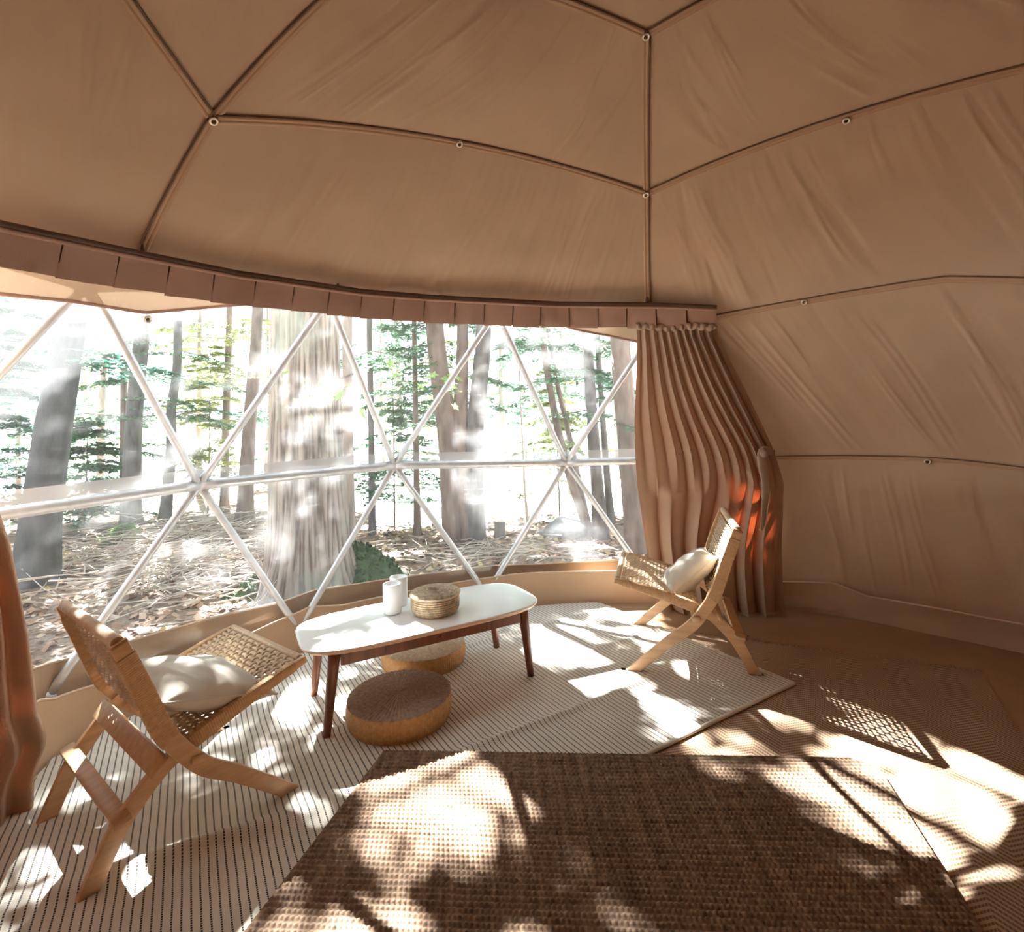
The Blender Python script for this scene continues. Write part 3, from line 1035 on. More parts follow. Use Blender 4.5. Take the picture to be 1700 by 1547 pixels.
# things on the table
def coil_mat(name, c):
    return simple(name, c, .8, .35, 45, .4, 160)
m_coil = coil_mat('coiled_seagrass', (.50, .375, .24))
m_coill = coil_mat('coiled_lid', (.56, .46, .32))
bx_, by_ = -.444, 2.835
bk = tag(empty('lidded_basket', (bx_, by_, TZ)), 'round coiled seagrass basket with a lid on the white table', 'basket')
BR, BH = .127, .104
def coils(prof, n=120, seed=0, stitch=90):
    pr = np.asarray(prof)
    t = np.linspace(0, 2*PI, n, endpoint=False)
    P = np.zeros((len(pr), n, 3))
    P[..., 0] = pr[:, 0:1]*np.cos(t)
    P[..., 1] = pr[:, 0:1]*np.sin(t)
    P[..., 2] = pr[:, 1:2]
    return P
prof = []
nc = 9
for k in range(nc):
    z0 = k*BH*.9/nc
    hh = BH*.9/nc
    for q in np.linspace(0, 1, 7)[:-1]:
        base = BR*(1-.10*(1-min(1, z0/.03))**2)
        prof.append((base-.006+.006*math.sin(PI*q)**.6, z0+hh*q))
prof = [(.001, .0005), (BR*.85, .0005)]+prof+[(BR-.008, BH*.9)]
P = coils(prof, 160)
ang = np.arctan2(P[..., 1], P[..., 0])
P[..., :2] *= (1+.006*np.sin(ang*80)[..., None])
MB().grid(P, close_v=True).build('body', m_coil, bk)
prof = [(BR*.97, BH*.86), (BR+.003, BH*.88), (BR+.006, BH*.92), (BR+.003, BH*.96)]
nr = 8
for k in range(nr):
    r1 = BR*(1-k/nr)
    r2 = BR*(1-(k+1)/nr)
    if r2 < BR*.13:
        break
    for q in np.linspace(0, 1, 6)[:-1]:
        prof.append((r1+(r2-r1)*q, BH*.965+.006*math.sin(PI*q)**.6+.002*k))
prof += [(.016, BH*1.0), (.012, BH*.95), (.001, BH*.94)]
P = coils(prof, 160)
ang = np.arctan2(P[..., 1], P[..., 0])
P[..., 2] += .0012*np.sin(ang*70)
MB().grid(P, close_v=True).build('lid', m_coill, bk)
m_frost = NT('frosted_glass')
m_frost.b.inputs['Base Color'].default_value = (.90, .92, .92, 1)
m_frost.b.inputs['Roughness'].default_value = .5
m_frost.b.inputs['Subsurface Weight'].default_value = .5
m_frost.b.inputs['Subsurface Radius'].default_value = (.03, .03, .03)
m_frost = m_frost.m
def vase(x, y, r, h, label):
    o = tag(empty('glass_vase', (x, y, TZ)), label, 'vase', 'white cylinder vases on the table')
    MB().lathe([(.001, 0), (r*.82, 0), (r*.95, .004), (r, .014), (r, h-.004), (r-.002, h), (r-.005, h-.003), (r-.006, .012), (.001, .010)], 40).build('body', m_frost, o)
    MB().lathe([(r-.0045, h-.002), (r-.002, h+.0015), (r+.0008, h-.001), (r-.001, h-.005)], 40).build('rim', m_white, o)
vase(-.668, 2.832, .047, .15, 'white frosted glass cylinder vase standing nearer the table edge')
vase(-.660, 2.952, .047, .15, 'white frosted glass cylinder vase standing behind the other vase')

# ---------------------------------------------------------------- woven floor poufs
def wicker(name, c1, c2):
    t = NT(name)
    v = t.coord((1, 1, 1))
    t.l(t.ramp(t.noise(v, 55., 4, .6), [(.3, tuple(np.array(c1))), (.7, tuple(np.array(c2)))]), t.b.inputs['Base Color'])
    t.b.inputs['Roughness'].default_value = .7
    t.bump(t.noise(v, 220, 2), .2, .003)
    return t.m
m_wtop = wicker('wicker_top', (.20, .135, .095), (.36, .265, .20))
m_wside = wicker('wicker_side', (.42, .225, .085), (.60, .36, .16))
m_wtop2 = wicker('pale_wicker_top', (.40, .31, .20), (.62, .51, .36))
def pouf(x, y, r, h, mt, ms, label):
    o = tag(empty('wicker_pouf', (x, y, FZ)), label, 'pouf', 'round wicker floor poufs')
    n = 432
    t = np.linspace(0, 2*PI, n, endpoint=False)
    rr_ = np.linspace(r*.99, .012, 46)
    P = np.zeros((len(rr_), n, 3))
    for i, q in enumerate(rr_):
        ns = 72 if q > r*.5 else (36 if q > r*.22 else 18)
        rib = np.abs(np.sin(t*ns/2))**.6
        knot = .5+.5*np.sin(q/.0052*PI+PI*(np.floor(t*ns/2/PI) % 2))
        z = h+.006*(1-(q/r)**2)-.004*max(0, (q/r-.93)/.07)**2+.0042*rib*(.6+.4*knot)
        P[i] = np.stack([q*np.cos(t), q*np.sin(t), z], -1)
    MB().grid(P, close_v=True).add([[0, 0, h+.007]]+[p for p in P[-1]], [[0, 1+i, 1+(i+1) % n] for i in range(n)]).build('woven_top', mt, o)
    zz_ = np.linspace(0, h+.001, 34)
    P = np.zeros((34, n, 3))
    for i, z in enumerate(zz_):
        q = r*(1-.05*abs(z/h-.55)**2*3.)
        rib = np.abs(np.sin(t*55))**.8
        w_ = .5+.5*np.sin(z/.0062*PI*1.+PI*(np.floor(t*55/PI) % 2))
        q2 = q+.0028*rib*(.45+.55*w_)
        P[i] = np.stack([q2*np.cos(t), q2*np.sin(t), 0*t+z], -1)
    MB().grid(P, close_v=True).build('woven_side', ms, o)
pouf(-.575, 2.55, .238, .10, m_wtop, m_wside, 'round brown wicker floor pouf in front of the coffee table')
pouf(-.56, 3.115, .235, .095, m_wtop2, m_wside, 'round pale wicker floor pouf half hidden under the coffee table')

# ---------------------------------------------------------------- folding chairs
BACK = [(.085, 0), (-.105, .16), (-.217, .243), (-.29, .328), (-.35, .42), (-.413, .58), (-.478, .738)]
SEAT = [(.165, .452), (.025, .415), (-.118, .372), (-.26, .322), (-.33, .285), (-.39, .225), (-.445, .155), (-.518, 0)]
def frames(path2, y):
    p = np.stack([path2[:, 0], 0*path2[:, 0]+(y(path2[:, 0]) if callable(y) else y), path2[:, 1]], -1)
    t = np.gradient(p, axis=0)
    t /= np.linalg.norm(t, axis=1, keepdims=True)
    bi = np.tile([0., 1, 0], (len(p), 1))
    nr_ = np.cross(bi, t)
    return p, nr_, bi
def rsec(wd, tk, m=5):                         # rounded rectangle sections
    out = []
    for w_, k_ in zip(wd, tk):
        r = min(w_, k_)*.35
        pts = []
        for cx, cy, a0 in ((w_-r, k_-r, 0), (-w_+r, k_-r, PI/2), (-w_+r, -k_+r, PI), (w_-r, -k_+r, 1.5*PI)):
            for a in np.linspace(a0, a0+PI/2, m):
                pts.append((cx+r*math.cos(a), cy+r*math.sin(a)))
        out.append(pts)
    return np.array(out)
def floor_cut(P):
    P[..., 2] = np.maximum(P[..., 2], 0)
    return P
def make_chair(name, pos, rz, wf, label, size=1.):
    ch = tag(empty(name, pos, rz), label, 'chair', 'oak folding chairs with woven cord')
    ch.scale = (size, size, size)
    bk_ = catmull([(.135, -.045)]+BACK, 90)
    st_ = catmull(SEAT+[(-.535, -.045)], 90)
    yb, ys = .308*wf, .281*wf
    taper = lambda s: (lambda d: s*wf*np.interp(d, [-.54, -.30, .17], [.238, .272, .284]))
    wb_ = np.interp(np.linspace(0, 1, 90), [0, .25, .5, .8, 1], [.024, .026, .029, .027, .024])
    ws_ = np.interp(np.linspace(0, 1, 90), [0, .3, .5, .75, 1], [.014, .021, .026, .029, .027])
    for s in (-1, 1):
        p, n_, b_ = frames(bk_, s*yb)
        mb = MB().sweep(p, n_, b_, rsec(wb_, np.full(90, .0125)))
        mb.v[0] = floor_cut(mb.v[0])
        rail = mb.build('back_rail', m_oak, ch)
        a0, a1 = 56, 86
        wp = polyline(bk_[a0:a1], 220)
        p, n_, b_ = frames(wp, s*yb)
        rid = .0016*np.abs(np.sin(np.linspace(0, 1, 220)*PI*44))
        wv = np.interp(np.linspace(0, 1, 220), np.linspace(0, 1, a1-a0), wb_[a0:a1])
        MB().sweep(p, n_, b_, rsec(wv+.0022+rid, .0147+rid, 3)).build('cord_wrap', m_cordw, rail)
        p, n_, b_ = frames(st_, taper(s))
        mb = MB().sweep(p, n_, b_, rsec(ws_, np.full(90, .0125)))
        mb.v[0] = floor_cut(mb.v[0])
        rail = mb.build('seat_rail', m_oak, ch)
        a0, a1 = 4, 42
        wp = polyline(st_[a0:a1], 240)
        p, n_, b_ = frames(wp, taper(s))
        rid = .0016*np.abs(np.sin(np.linspace(0, 1, 240)*PI*50))
        wv = np.interp(np.linspace(0, 1, 240), np.linspace(0, 1, a1-a0), ws_[a0:a1])
        MB().sweep(p, n_, b_, rsec(wv+.0022+rid, .0147+rid, 3)).build('cord_wrap', m_cordw, rail)
    # cross bars wound with cord: front of the seat, head of the back
    def bar(pt, hwid, r1, r2, nm):
        n = 300
        y = np.linspace(-hwid, hwid, n)
        rid = .0012*np.abs(np.sin(np.linspace(0, 1, n)*PI*90))
        p = np.stack([0*y+pt[0], y, 0*y+pt[1]], -1)
        MB().tube(p, r1+rid, 12, flat=r2).build(nm, m_cord, ch)
    bar((SEAT[0][0]-.012, SEAT[0][1]+.002), ys-.012, .014, 1., 'front_bar')
    bar((BACK[-1][0]+.002, BACK[-1][1]-.004), yb-.012, .019, 1., 'head_bar')
    def slab(pt, hwid, size, ang, nm):
        mb = MB()
        prof = rsec([size[0]]*9, [size[1]]*9, 3)
        y = np.linspace(-hwid, hwid, 9)
        p = np.stack([0*y+pt[0], y, 0*y+pt[1]], -1)
        c, s_ = math.cos(ang), math.sin(ang)
        mb.sweep(p, np.tile([c, 0, s_], (9, 1)), np.tile([-s_, 0, c], (9, 1)), prof)
        mb.build(nm, m_oak, ch)
    slab((-.352, .300), yb-.014, (.032, .010), .95, 'stretcher')
    slab((-.452, .195), .255*wf+.05, (.024, .009), .25, 'stretcher')
    slab((-.245, .285), yb+.02, (.022, .012), -.2, 'stretcher')
    # woven cord seat and back
    def weave(path2, hwid, npair, nlong, nm, inset=.032):
        pth = polyline(path2, 200)
        mb = MB()
        def pt(a, y, h):
            i = np.clip(a*199, 0, 199)
            x = np.interp(i, np.arange(200), pth[:, 0])
            z = np.interp(i, np.arange(200), pth[:, 1])
            tx = np.gradient(pth[:, 0])
            tz = np.gradient(pth[:, 1])
            k = np.interp(i, np.arange(200), tx/np.hypot(tx, tz))
            g = np.interp(i, np.arange(200), tz/np.hypot(tx, tz))
            return np.stack([x+h*g, y+0*x, z-h*k], -1)
        ylong = np.linspace(-hwid+inset, hwid-inset, nlong)
        alat = np.linspace(.02, .98, npair)
        for q, a in enumerate(alat):
            n = nlong*2+8
            y = np.linspace(-hwid, hwid, n)
            ph = (y-ylong[0])/(ylong[1]-ylong[0])*PI
            hh = .0042*np.cos(ph+PI*q)*((y > ylong[0]-.004) & (y < ylong[-1]+.004))
            mb.tube(pt(np.full(n, a), y, hh), .0074, 6, flat=.55, ref=(-.3, 0, 1))
        for q, y in enumerate(ylong):
            n = npair*2+2
            a = np.linspace(0, 1, n)
            ph = (a-alat[0])/(alat[1]-alat[0])*PI
            hh = -.0042*np.cos(ph+PI*q)
            mb.tube(pt(a, np.full(n, y), hh), .0082, 6, flat=.5, ref=(0, 0, 1))
        mb.build(nm, m_cord, ch)
    sp2 = st_[3:42]+np.array([0, .012])
    weave(sp2, ys-.008, 19, 20, 'seat_weave')
    bp2 = bk_[55:87][::-1]+np.array([.004, .004])
    weave(bp2, yb-.008, 19, 22, 'back_weave', .036)
    return ch
# left chair faces the table, right chair faces the window
LX, LY, LA = -1.187, 2.206, .906
RX, RY, RA = .7563, 3.1934, 2.8705
make_chair('folding_chair', (LX, LY, FZ), LA, 1.08, 'pale oak folding chair beside the left end of the table, back to the camera', .965)
make_chair('folding_chair', (RX, RY, FZ), RA, 1.03, 'pale oak folding chair standing in front of the tan curtain, turned to the window')

def cushion(name, w_, h_, th_, seed, label):
    o = tag(empty(name), label, 'cushion', 'linen cushions on the chairs')
    n = 56
    x, y = np.meshgrid(np.linspace(-1, 1, n), np.linspace(-1, 1, n), indexing='ij')
    pinch = lambda a, b: a*(1-.085*(1-b*b))
    X, Y = pinch(x, y)*w_/2, pinch(y, x)*h_/2
    t = np.clip((1-np.abs(x)**2.6)*(1-np.abs(y)**2.6), 0, 1)**.55
    nz = np.array([[mnoise.noise((a*2.2, b*2.2, seed)) for a, b in zip(p, q)] for p, q in zip(x, y)])
    nz2 = np.array([[mnoise.noise((a*6+b*3, b*2, seed+9)) for a, b in zip(p, q)] for p, q in zip(x, y)])
    T = t*(th_/2)*(1+.16*nz)+.004*nz2*np.minimum(1, t*3)
    MB().grid(np.stack([X, Y, T], -1)).build('front_face', m_cush, o)
    MB().grid(np.stack([X, Y, -T], -1)[::-1]).build('back_face', m_cush, o)
    e_ = np.concatenate([np.stack([X, Y], -1)[:-1, 0], np.stack([X, Y], -1)[-1, :-1], np.stack([X, Y], -1)[::-1][:-1, -1], np.stack([X, Y], -1)[0, ::-1][:-1]])
    e_ = np.concatenate([e_, e_[:1]])
    MB().tube(np.concatenate([e_, np.zeros((len(e_), 1))], -1), .004, 6, caps=False).build('seam_shade_or_piping', m_cush, o)
    return o
def seat_place(o, X, Y, A, wf, d, l, z, tilt, spin):
    # lies in the corner of seat and back; tilt about the chair's cross axis
    m = Matrix.Translation((X, Y, FZ)) @ Matrix.Rotation(A, 4, 'Z') @ Matrix.Translation((d, l, z)) @ Matrix.Rotation(tilt, 4, 'Y') @ Matrix.Rotation(spin, 4, 'Z')
    o.matrix_world = m
c1 = cushion('linen_cushion', .42, .42, .15, 1.5, 'pale linen cushion lying on the seat of the left folding chair')
seat_place(c1, LX, LY, LA, 1, -.165, -.10, .425, R_(20), R_(6))
c2 = cushion('linen_cushion', .355, .355, .145, 4.2, 'pale linen cushion propped on the chair in front of the curtain')
seat_place(c2, RX, RY, RA, 1, -.225, .03, .44, R_(38), R_(8))

# ---------------------------------------------------------------- outdoors
GZ = -.6
def gz(x, y):
    return GZ+.10*mnoise.noise((x*.25, y*.25, 0))+.05*mnoise.noise((x*.9, y*.9, 3))
def gp_(px):
    d = ray([px])[0]
    z = GZ
    for _ in range(5):
        q = np.array([0, 0, H])+d*(z-H)/d[2]
        z = gz(q[0], q[1])
    return q
gx = np.linspace(-16, 12, 150)
gy = np.linspace(-4, 20, 140)
P = np.zeros((150, 140, 3))
for i, x in enumerate(gx):
    for j, y in enumerate(gy):
        shore = 10.3+max(0, (-x-2.2))*1.35+.5*mnoise.noise((x*.5, 2, 2))
        z = gz(x, y)
        if y > shore:
            z -= min(.6, (y-shore)*.45)
        P[i, j] = (x, y, z)
tag(MB().grid(P).build('ground', m_grd), kind='structure')
MB_l = MB().add([[-90, -40, -.92], [90, -40, -.92], [90, 120, -.92], [-90, 120, -.92]], [[0, 1, 2, 3]])
tag(MB_l.build('lake', m_lake), kind='structure')
far = MB()
n = 80
P = np.zeros((n, 6, 3))
for i, x in enumerate(np.linspace(-140, 140, n)):
    for j in range(6):
        P[i, j] = (x, 95+j*6, -1+[0, .8, 1.5, 2.2, 2.6, 2][j]*(1+.3*mnoise.noise((x*.05, 0, 0))))
tag(MB().grid(P).build('shore', simple('far_shore', (.42, .45, .36), .95, .3, .2)), kind='structure')

# loose leaves and twigs on the ground
n = 9000
cx = rng.uniform(-9, 4.5, n)
cy = rng.uniform(3.6, 11, n)
keep = np.hypot(cx-DC[0], cy-DC[1]) > 3.25
cx, cy = cx[keep], cy[keep]
n = len(cx)
c = np.stack([cx, cy, [gz(a, b)+.012 for a, b in zip(cx, cy)]], -1)
a = rng.uniform(0, 2*PI, n)
s_ = rng.uniform(.018, .05, n)
tl = rng.normal(0, .35, (n, 2))
u = np.stack([np.cos(a), np.sin(a), tl[:, 0]], -1)*s_[:, None]
v = np.stack([-np.sin(a), np.cos(a), tl[:, 1]], -1)*s_[:, None]*.7
mb = MB().add(*quads(c, u, v))
tag(mb.build('fallen_leaves', m_litter, smooth=False), 'brown and tan fallen leaves scattered over the ground outside the window', 'leaves', kind='stuff')
def twigs(name, cpx, spread, n, label, L0=.3, L1=1.1, up=.25):
    mb = MB()
    for _ in range(n):
        c = gp_((random.gauss(cpx[0], spread[0]), random.gauss(cpx[1], spread[1])))
        if np.hypot(c[0]-DC[0], c[1]-DC[1]) < 3.5:
            continue
        a = random.uniform(0, PI)
        l = random.uniform(L0, L1)
        h = random.uniform(0, up)
        d = np.array([math.cos(a), math.sin(a), random.gauss(0, .14)])*l/2
        c = c+np.array([0, 0, .02+h])
        k = np.cross(d, (0, 0, 1))*random.gauss(0, .2)
        mb.tube([c-d, c+k*.5, c+d], [.010, .008, .004], 4, caps=False)
    return tag(mb.build(name, m_twig), label, 'twigs', kind='stuff')
twigs('brush_pile', (300, 925), (125, 42), 850, 'heap of bare grey twigs on the ground between the trees')
twigs('brush_pile', (800, 918), (75, 12), 120, 'low scatter of dry sticks by the multi-stemmed tree', .2, .8, .1)

def trunk_mesh(path, rad, ns=20, bark=.06, freq=9., seed=0., flare=0.):
    p = np.asarray(path)
    k = len(p)
    P = np.zeros((k, ns, 3))
    th_ = np.linspace(0, 2*PI, ns, endpoint=False)
    for i in range(k):
        for j, t in enumerate(th_):
            nz = mnoise.noise((math.cos(t)*freq/3, math.sin(t)*freq/3, p[i, 2]*1.3+seed))+.6*mnoise.noise((math.cos(t)*freq, math.sin(t)*freq, p[i, 2]*2.5+seed))
            r = rad[i]*(1+bark*nz)
            P[i, j] = p[i]+np.array([r*math.cos(t), r*math.sin(t), 0])
    return P
def spray(mb, base, direc, length, n, size, droop=.25, width=.35):
    d = np.array(direc, float)
    d /= np.linalg.norm(d)
    side = np.cross(d, (0, 0, 1))
    side /= np.linalg.norm(side)+1e-9
    t = rng.uniform(.08, 1, n)
    w_ = rng.uniform(-1, 1, n)*width*length*(1-t*.75)
    c = np.array(base)+d*(t*length)[:, None]+side*w_[:, None]+np.array([0, 0, 1])*(-droop*length*t**2-.10*np.abs(w_)+rng.normal(0, .02, n))[:, None]
    a = np.where(w_ > 0, .7, -.7)+rng.normal(0, .35, n)
    ax = d*np.cos(a)[:, None]+side*np.sin(a)[:, None]+np.array([0, 0, 1])*rng.normal(-.15, .25, n)[:, None]
    bx = np.cross(ax, np.array([0, 0, 1]))+np.array([0, 0, 1])*rng.normal(0, .5, n)[:, None]
    bx /= np.linalg.norm(bx, axis=1, keepdims=True)+1e-9
    sz = size*rng.uniform(.6, 1.4, n)
    mb.add(*quads(c, ax*sz[:, None], bx*sz[:, None]*.38))
def tree(name, label, base_px, mid_px, w0, w1, mat, cat='tree', group=None, hgt=8.5, fol=None, lean_mid=None, ns=20, bark=.06, depth=None):
    b = gp_(base_px)
    if depth:                                  # farther trees: stand on the ground at that distance
        d = ray([base_px])[0]
        b = np.array([d[0]/d[1]*depth, depth, 0])
        b[2] = gz(b[0], b[1])
    dist = b[1]
    def on_plane(px):
        d = ray([px])[0]
        return np.array([0, 0, H])+d*dist/d[1]
    pts = [b-np.array([0, 0, .15])]
    for m in mid_px:
        pts.append(on_plane(m))
    top = pts[-1]
    dirv = (pts[-1]-pts[-2])
    dirv = dirv/max(dirv[2], .3)
    pts.append(top+np.array([dirv[0]*.5, .0, 1])*max(hgt-top[2], 1))
    p = catmull(pts, 42)
    mpp = dist/F
    zz_ = p[:, 2]
    r = np.interp(zz_, [b[2], pts[-2][2], pts[-1][2]], [w0*mpp/2, w1*mpp/2, w1*mpp*.25])
    r = r*(1+.35*np.exp(-(zz_-b[2])/.25))
    o = tag(empty(name, b), label, cat, group)
    m_ = local(o).inverted()
    MB().grid(rel(trunk_mesh(p, r, ns, bark, 9., b[0]), m_), close_v=True).build('trunk', mat, o)
    if fol:
        fm = MB()
        br = MB()
        for (z0, z1, cnt, ln, dens, size) in fol[1]:
            for q in range(cnt):
                z = random.uniform(z0, z1)
                i = int(np.argmin(abs(p[:, 2]-z)))
                a = random.uniform(0, 2*PI)
                l = ln*random.uniform(.6, 1.2)
                dv = np.array([math.cos(a), math.sin(a), .12])
                spray(fm, rel(p[i], m_), dv, l, dens, size)
                br.tube(rel(np.array([p[i], p[i]+dv*l*.5+np.array([0, 0, -.02*l]), p[i]+dv*l*.95+np.array([0, 0, -.22*l])]), m_), [.012, .008, .003], 5, caps=False)
        tag(br.build('branches', mat, o), kind='stuff')
        tag(fm.build('foliage', fol[0], o, smooth=False), kind='stuff')
    return o, p, m_
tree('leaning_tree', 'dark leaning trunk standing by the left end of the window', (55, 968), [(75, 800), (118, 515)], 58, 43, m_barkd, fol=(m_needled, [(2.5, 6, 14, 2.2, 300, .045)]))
tree('slender_tree', 'straight dark grey trunk to the right of the leaning one', (218, 872), [(222, 700), (238, 525)], 27, 22, m_bark, fol=(m_needle, [(1.6, 3.6, 9, 2.2, 240, .045)]))
tree('crooked_tree', 'thin crooked dark trunk beside the straight grey one', (272, 872), [(284, 740), (284, 680), (293, 620), (296, 525)], 17, 12, m_bark)
tree('pole_tree', 'very thin brown trunk just left of the straight grey one', (206, 868), [(205, 740), (206, 600)], 11, 9, m_barkb, fol=(m_needle, [(1., 3, 7, 1.4, 160, .045)]))
tree('thin_tree', 'thin brown trunk between the crooked tree and the big one', (372, 850), [(375, 700), (380, 560)], 13, 10, m_barkb, fol=(m_needley, [(2.2, 4.2, 9, 1.7, 220, .04)]))
tree('brown_tree', 'reddish brown trunk close by the left of the big trunk', (406, 862), [(413, 720), (425, 570)], 24, 18, m_barkb, fol=(m_needley, [(2.4, 4.6, 8, 1.8, 220, .04)]))
tree('birch_tree', 'slim pale trunk right behind the edge of the big trunk', (582, 945), [(578, 760), (576, 540)], 19, 16, m_barkl)
tree('pole_tree', 'very thin grey trunk right of the big trunk', (618, 888), [(616, 700), (613, 540)], 11, 9, m_bark)
tree('pole_tree', 'thin reddish trunk left of the multi-stemmed tree', (693, 888), [(691, 760), (688, 560)], 11, 8, m_barkb, fol=(m_needle, [(1.5, 3.4, 12, 1.9, 240, .04)]))
tree('slanted_tree', 'thin trunk leaning left near the gathered curtain', (985, 888), [(940, 770), (904, 585)], 15, 11, m_barkb, fol=(m_needle, [(1.4, 3.6, 12, 1.7, 240, .04)]))
tree('slanted_tree', 'thinner trunk leaning left behind the other leaning one', (975, 870), [(950, 745), (916, 585)], 10, 8, m_barkb, depth=10.5)
tree('dark_tree', 'dark straight trunk left of the curtain edge', (998, 893), [(986, 740), (976, 580)], 23, 17, m_bark, fol=(m_needle, [(1.6, 3.6, 9, 1.6, 240, .04)]))
tree('broad_tree', 'broad grey brown trunk partly covered by the curtain edge', (1062, 915), [(1046, 760), (1028, 555)], 40, 32, m_barkb)
tree('pole_tree', 'thin grey trunk between the dark trunk and the broad one', (1014, 862), [(1004, 740), (994, 600)], 12, 9, m_bark, depth=10.)
tree('sapling', 'bare thin sapling at the edge of the bright clearing', (878, 872), [(872, 820), (868, 745)], 5, 3, m_twig, hgt=2.6, depth=9.6)
# the multi-stemmed tree
b = gp_((770, 903))
ms = tag(empty('clump_tree', b), 'clump of three brown trunks grown from one foot beyond the table', 'tree')
mi = local(ms).inverted()
for base_x, tops, w0, w1, mt in ((755, [(745, 740), (722, 545)], 38, 30, m_barkb), (773, [(764, 740), (768, 545)], 34, 18, m_barkb), (790, [(787, 740), (803, 545)], 34, 26, m_bark)):
    d0 = ray([(base_x, 903)])[0]
    pts = [np.array([0, 0, H])+d0*b[1]/d0[1]-np.array([0, 0, .15])]
    for q in tops:
        d = ray([q])[0]
        pts.append(np.array([0, 0, H])+d*b[1]/d[1])
    pts.append(pts[-1]+np.array([(pts[-1]-pts[-2])[0]*1.5, 0, 6]))
    p = catmull(pts, 40)
    r = np.interp(p[:, 2], [b[2], pts[2][2], pts[3][2]], [w0*b[1]/F/2, w1*b[1]/F/2, .05])
    MB().grid(rel(trunk_mesh(p, r, 18, .07, 9, base_x), mi), close_v=True).build('trunk', mt, ms)
fm = MB()
for q in range(14):
    z = random.uniform(1.3, 4)
    a = random.uniform(0, 2*PI)
    spray(fm, rel(np.array([b[0]+random.gauss(0, .25), b[1], z]), mi), (math.cos(a), math.sin(a), .1), random.uniform(1, 2), 240, .04)
tag(fm.build('foliage', m_needle, ms, smooth=False), kind='stuff')

# the great trunk by the tent, with furrowed bark, and the crown added out of view, shaped to dapple the sun
def big_bark():
    t = NT('furrowed_bark')
    v = t.coord((1, 1, .26))
    a = t.noise(v, 15, 5, .62)
    b_ = t.noise(t.coord((1, 1, 1)), 1.6, 4)
    at_ = t.n('ShaderNodeAttribute', attribute_name='ridge')
    a2 = t.math('ADD', t.math('MULTIPLY', a, .5), at_.outputs['Fac'])
    col = t.ramp(a2, [(.30, (.09, .075, .062)), (.48, (.20, .168, .145)), (.62, (.30, .26, .225)), (.9, (.38, .335, .29))])
    mx = t.n('ShaderNodeMix', data_type='RGBA')
    t.l(t.ramp(b_, [(.52, (0, 0, 0)), (.7, (.7, .7, .7))]), mx.inputs['Factor'])
    t.l(col, mx.inputs['A'])
    mx.inputs['B'].default_value = (.30, .36, .31, 1)
    t.l(mx.outputs['Result'], t.b.inputs['Base Color'])
    t.b.inputs['Roughness'].default_value = .95
    t.bump(a, .9, .03)
    return t.m
bt = gp_((512, 985))
big = tag(empty('great_tree', bt), 'massive trunk with deeply furrowed bark and mossy foot just outside the window', 'tree')
bi_ = local(big).inverted()
mppb = bt[1]/F
def bplane(px):
    d = ray([px])[0]
    return np.array([0, 0, H])+d*bt[1]/d[1]
pts = [bt-np.array([0, 0, .2]), bplane((512, 880)), bplane((510, 760)), bplane((508, 640)), bplane((507, 520))]
pts.append(pts[-1]+np.array([.02, 0, 7.5]))
p = catmull(pts, 190)
NB = 240
thb = np.linspace(0, 2*PI, NB, endpoint=False)
P = np.zeros((190, NB, 3))
RID = np.zeros((190, NB))
for i in range(190):
    z = p[i, 2]
    hz_ = z-bt[2]
    r = np.interp(hz_, [0, .5, 1.4, 3.2, 9], [64, 61, 57, 53, 30])*mppb
    fl_ = math.exp(-max(hz_, 0)/.28)
    for j, t in enumerate(thb):
        c_, s2 = math.cos(t), math.sin(t)
        rid = abs(mnoise.noise((c_*7.5, s2*7.5, z*.8)))+.5*abs(mnoise.noise((c_*16, s2*16, z*1.7)))
        RID[i, j] = min(.45, rid*.9)
        root = max(0, math.sin(t*3+1.2))**2
        rr2 = r*(1+.10*(rid-.3))+fl_*(.08+.26*root)
        P[i, j] = p[i]+np.array([rr2*c_, rr2*s2, 0])
MB().grid(rel(P, bi_), close_v=True).build('trunk', big_bark(), big)
ra = big.children[-1].data.attributes.new('ridge', 'FLOAT', 'POINT')
ra.data.foreach_set('value', RID.ravel().astype(np.float32))
def moss(px, r, h, label=None):
    c = gp_(px)
    n1_, n2_ = 26, 40
    P = np.zeros((n1_, n2_, 3))
    for i in range(n1_):
        k = i/(n1_-1)
        for j in range(n2_):
            t = 2*PI*j/n2_
            q = r*k*(1+.25*mnoise.noise((math.cos(t)*1.5, math.sin(t)*1.5, px[0])))
            P[i, j] = c+np.array([q*math.cos(t)*1.25, q*math.sin(t), -.04+h*(1-k**1.6)+.03*mnoise.noise((q*8*math.cos(t), q*8*math.sin(t), 2))])
    mo = MB().grid(P, close_v=True)
    k = 1500
    pi_ = P.reshape(-1, 3)[rng.integers(n1_*n2_, size=k)]+rng.normal(0, .015, (k, 3))
    u_ = rng.normal(0, 1, (k, 3))*.012
    v_ = rng.normal(0, 1, (k, 3))*.012+np.array([0, 0, .014])
    mo.add(*quads(pi_, u_, v_))
    mo.v = [rel(np.concatenate(mo.v), bi_)]
    mo.build('moss', m_moss, big)
moss((588, 968), .55, .5)
moss((440, 985), .36, .25)

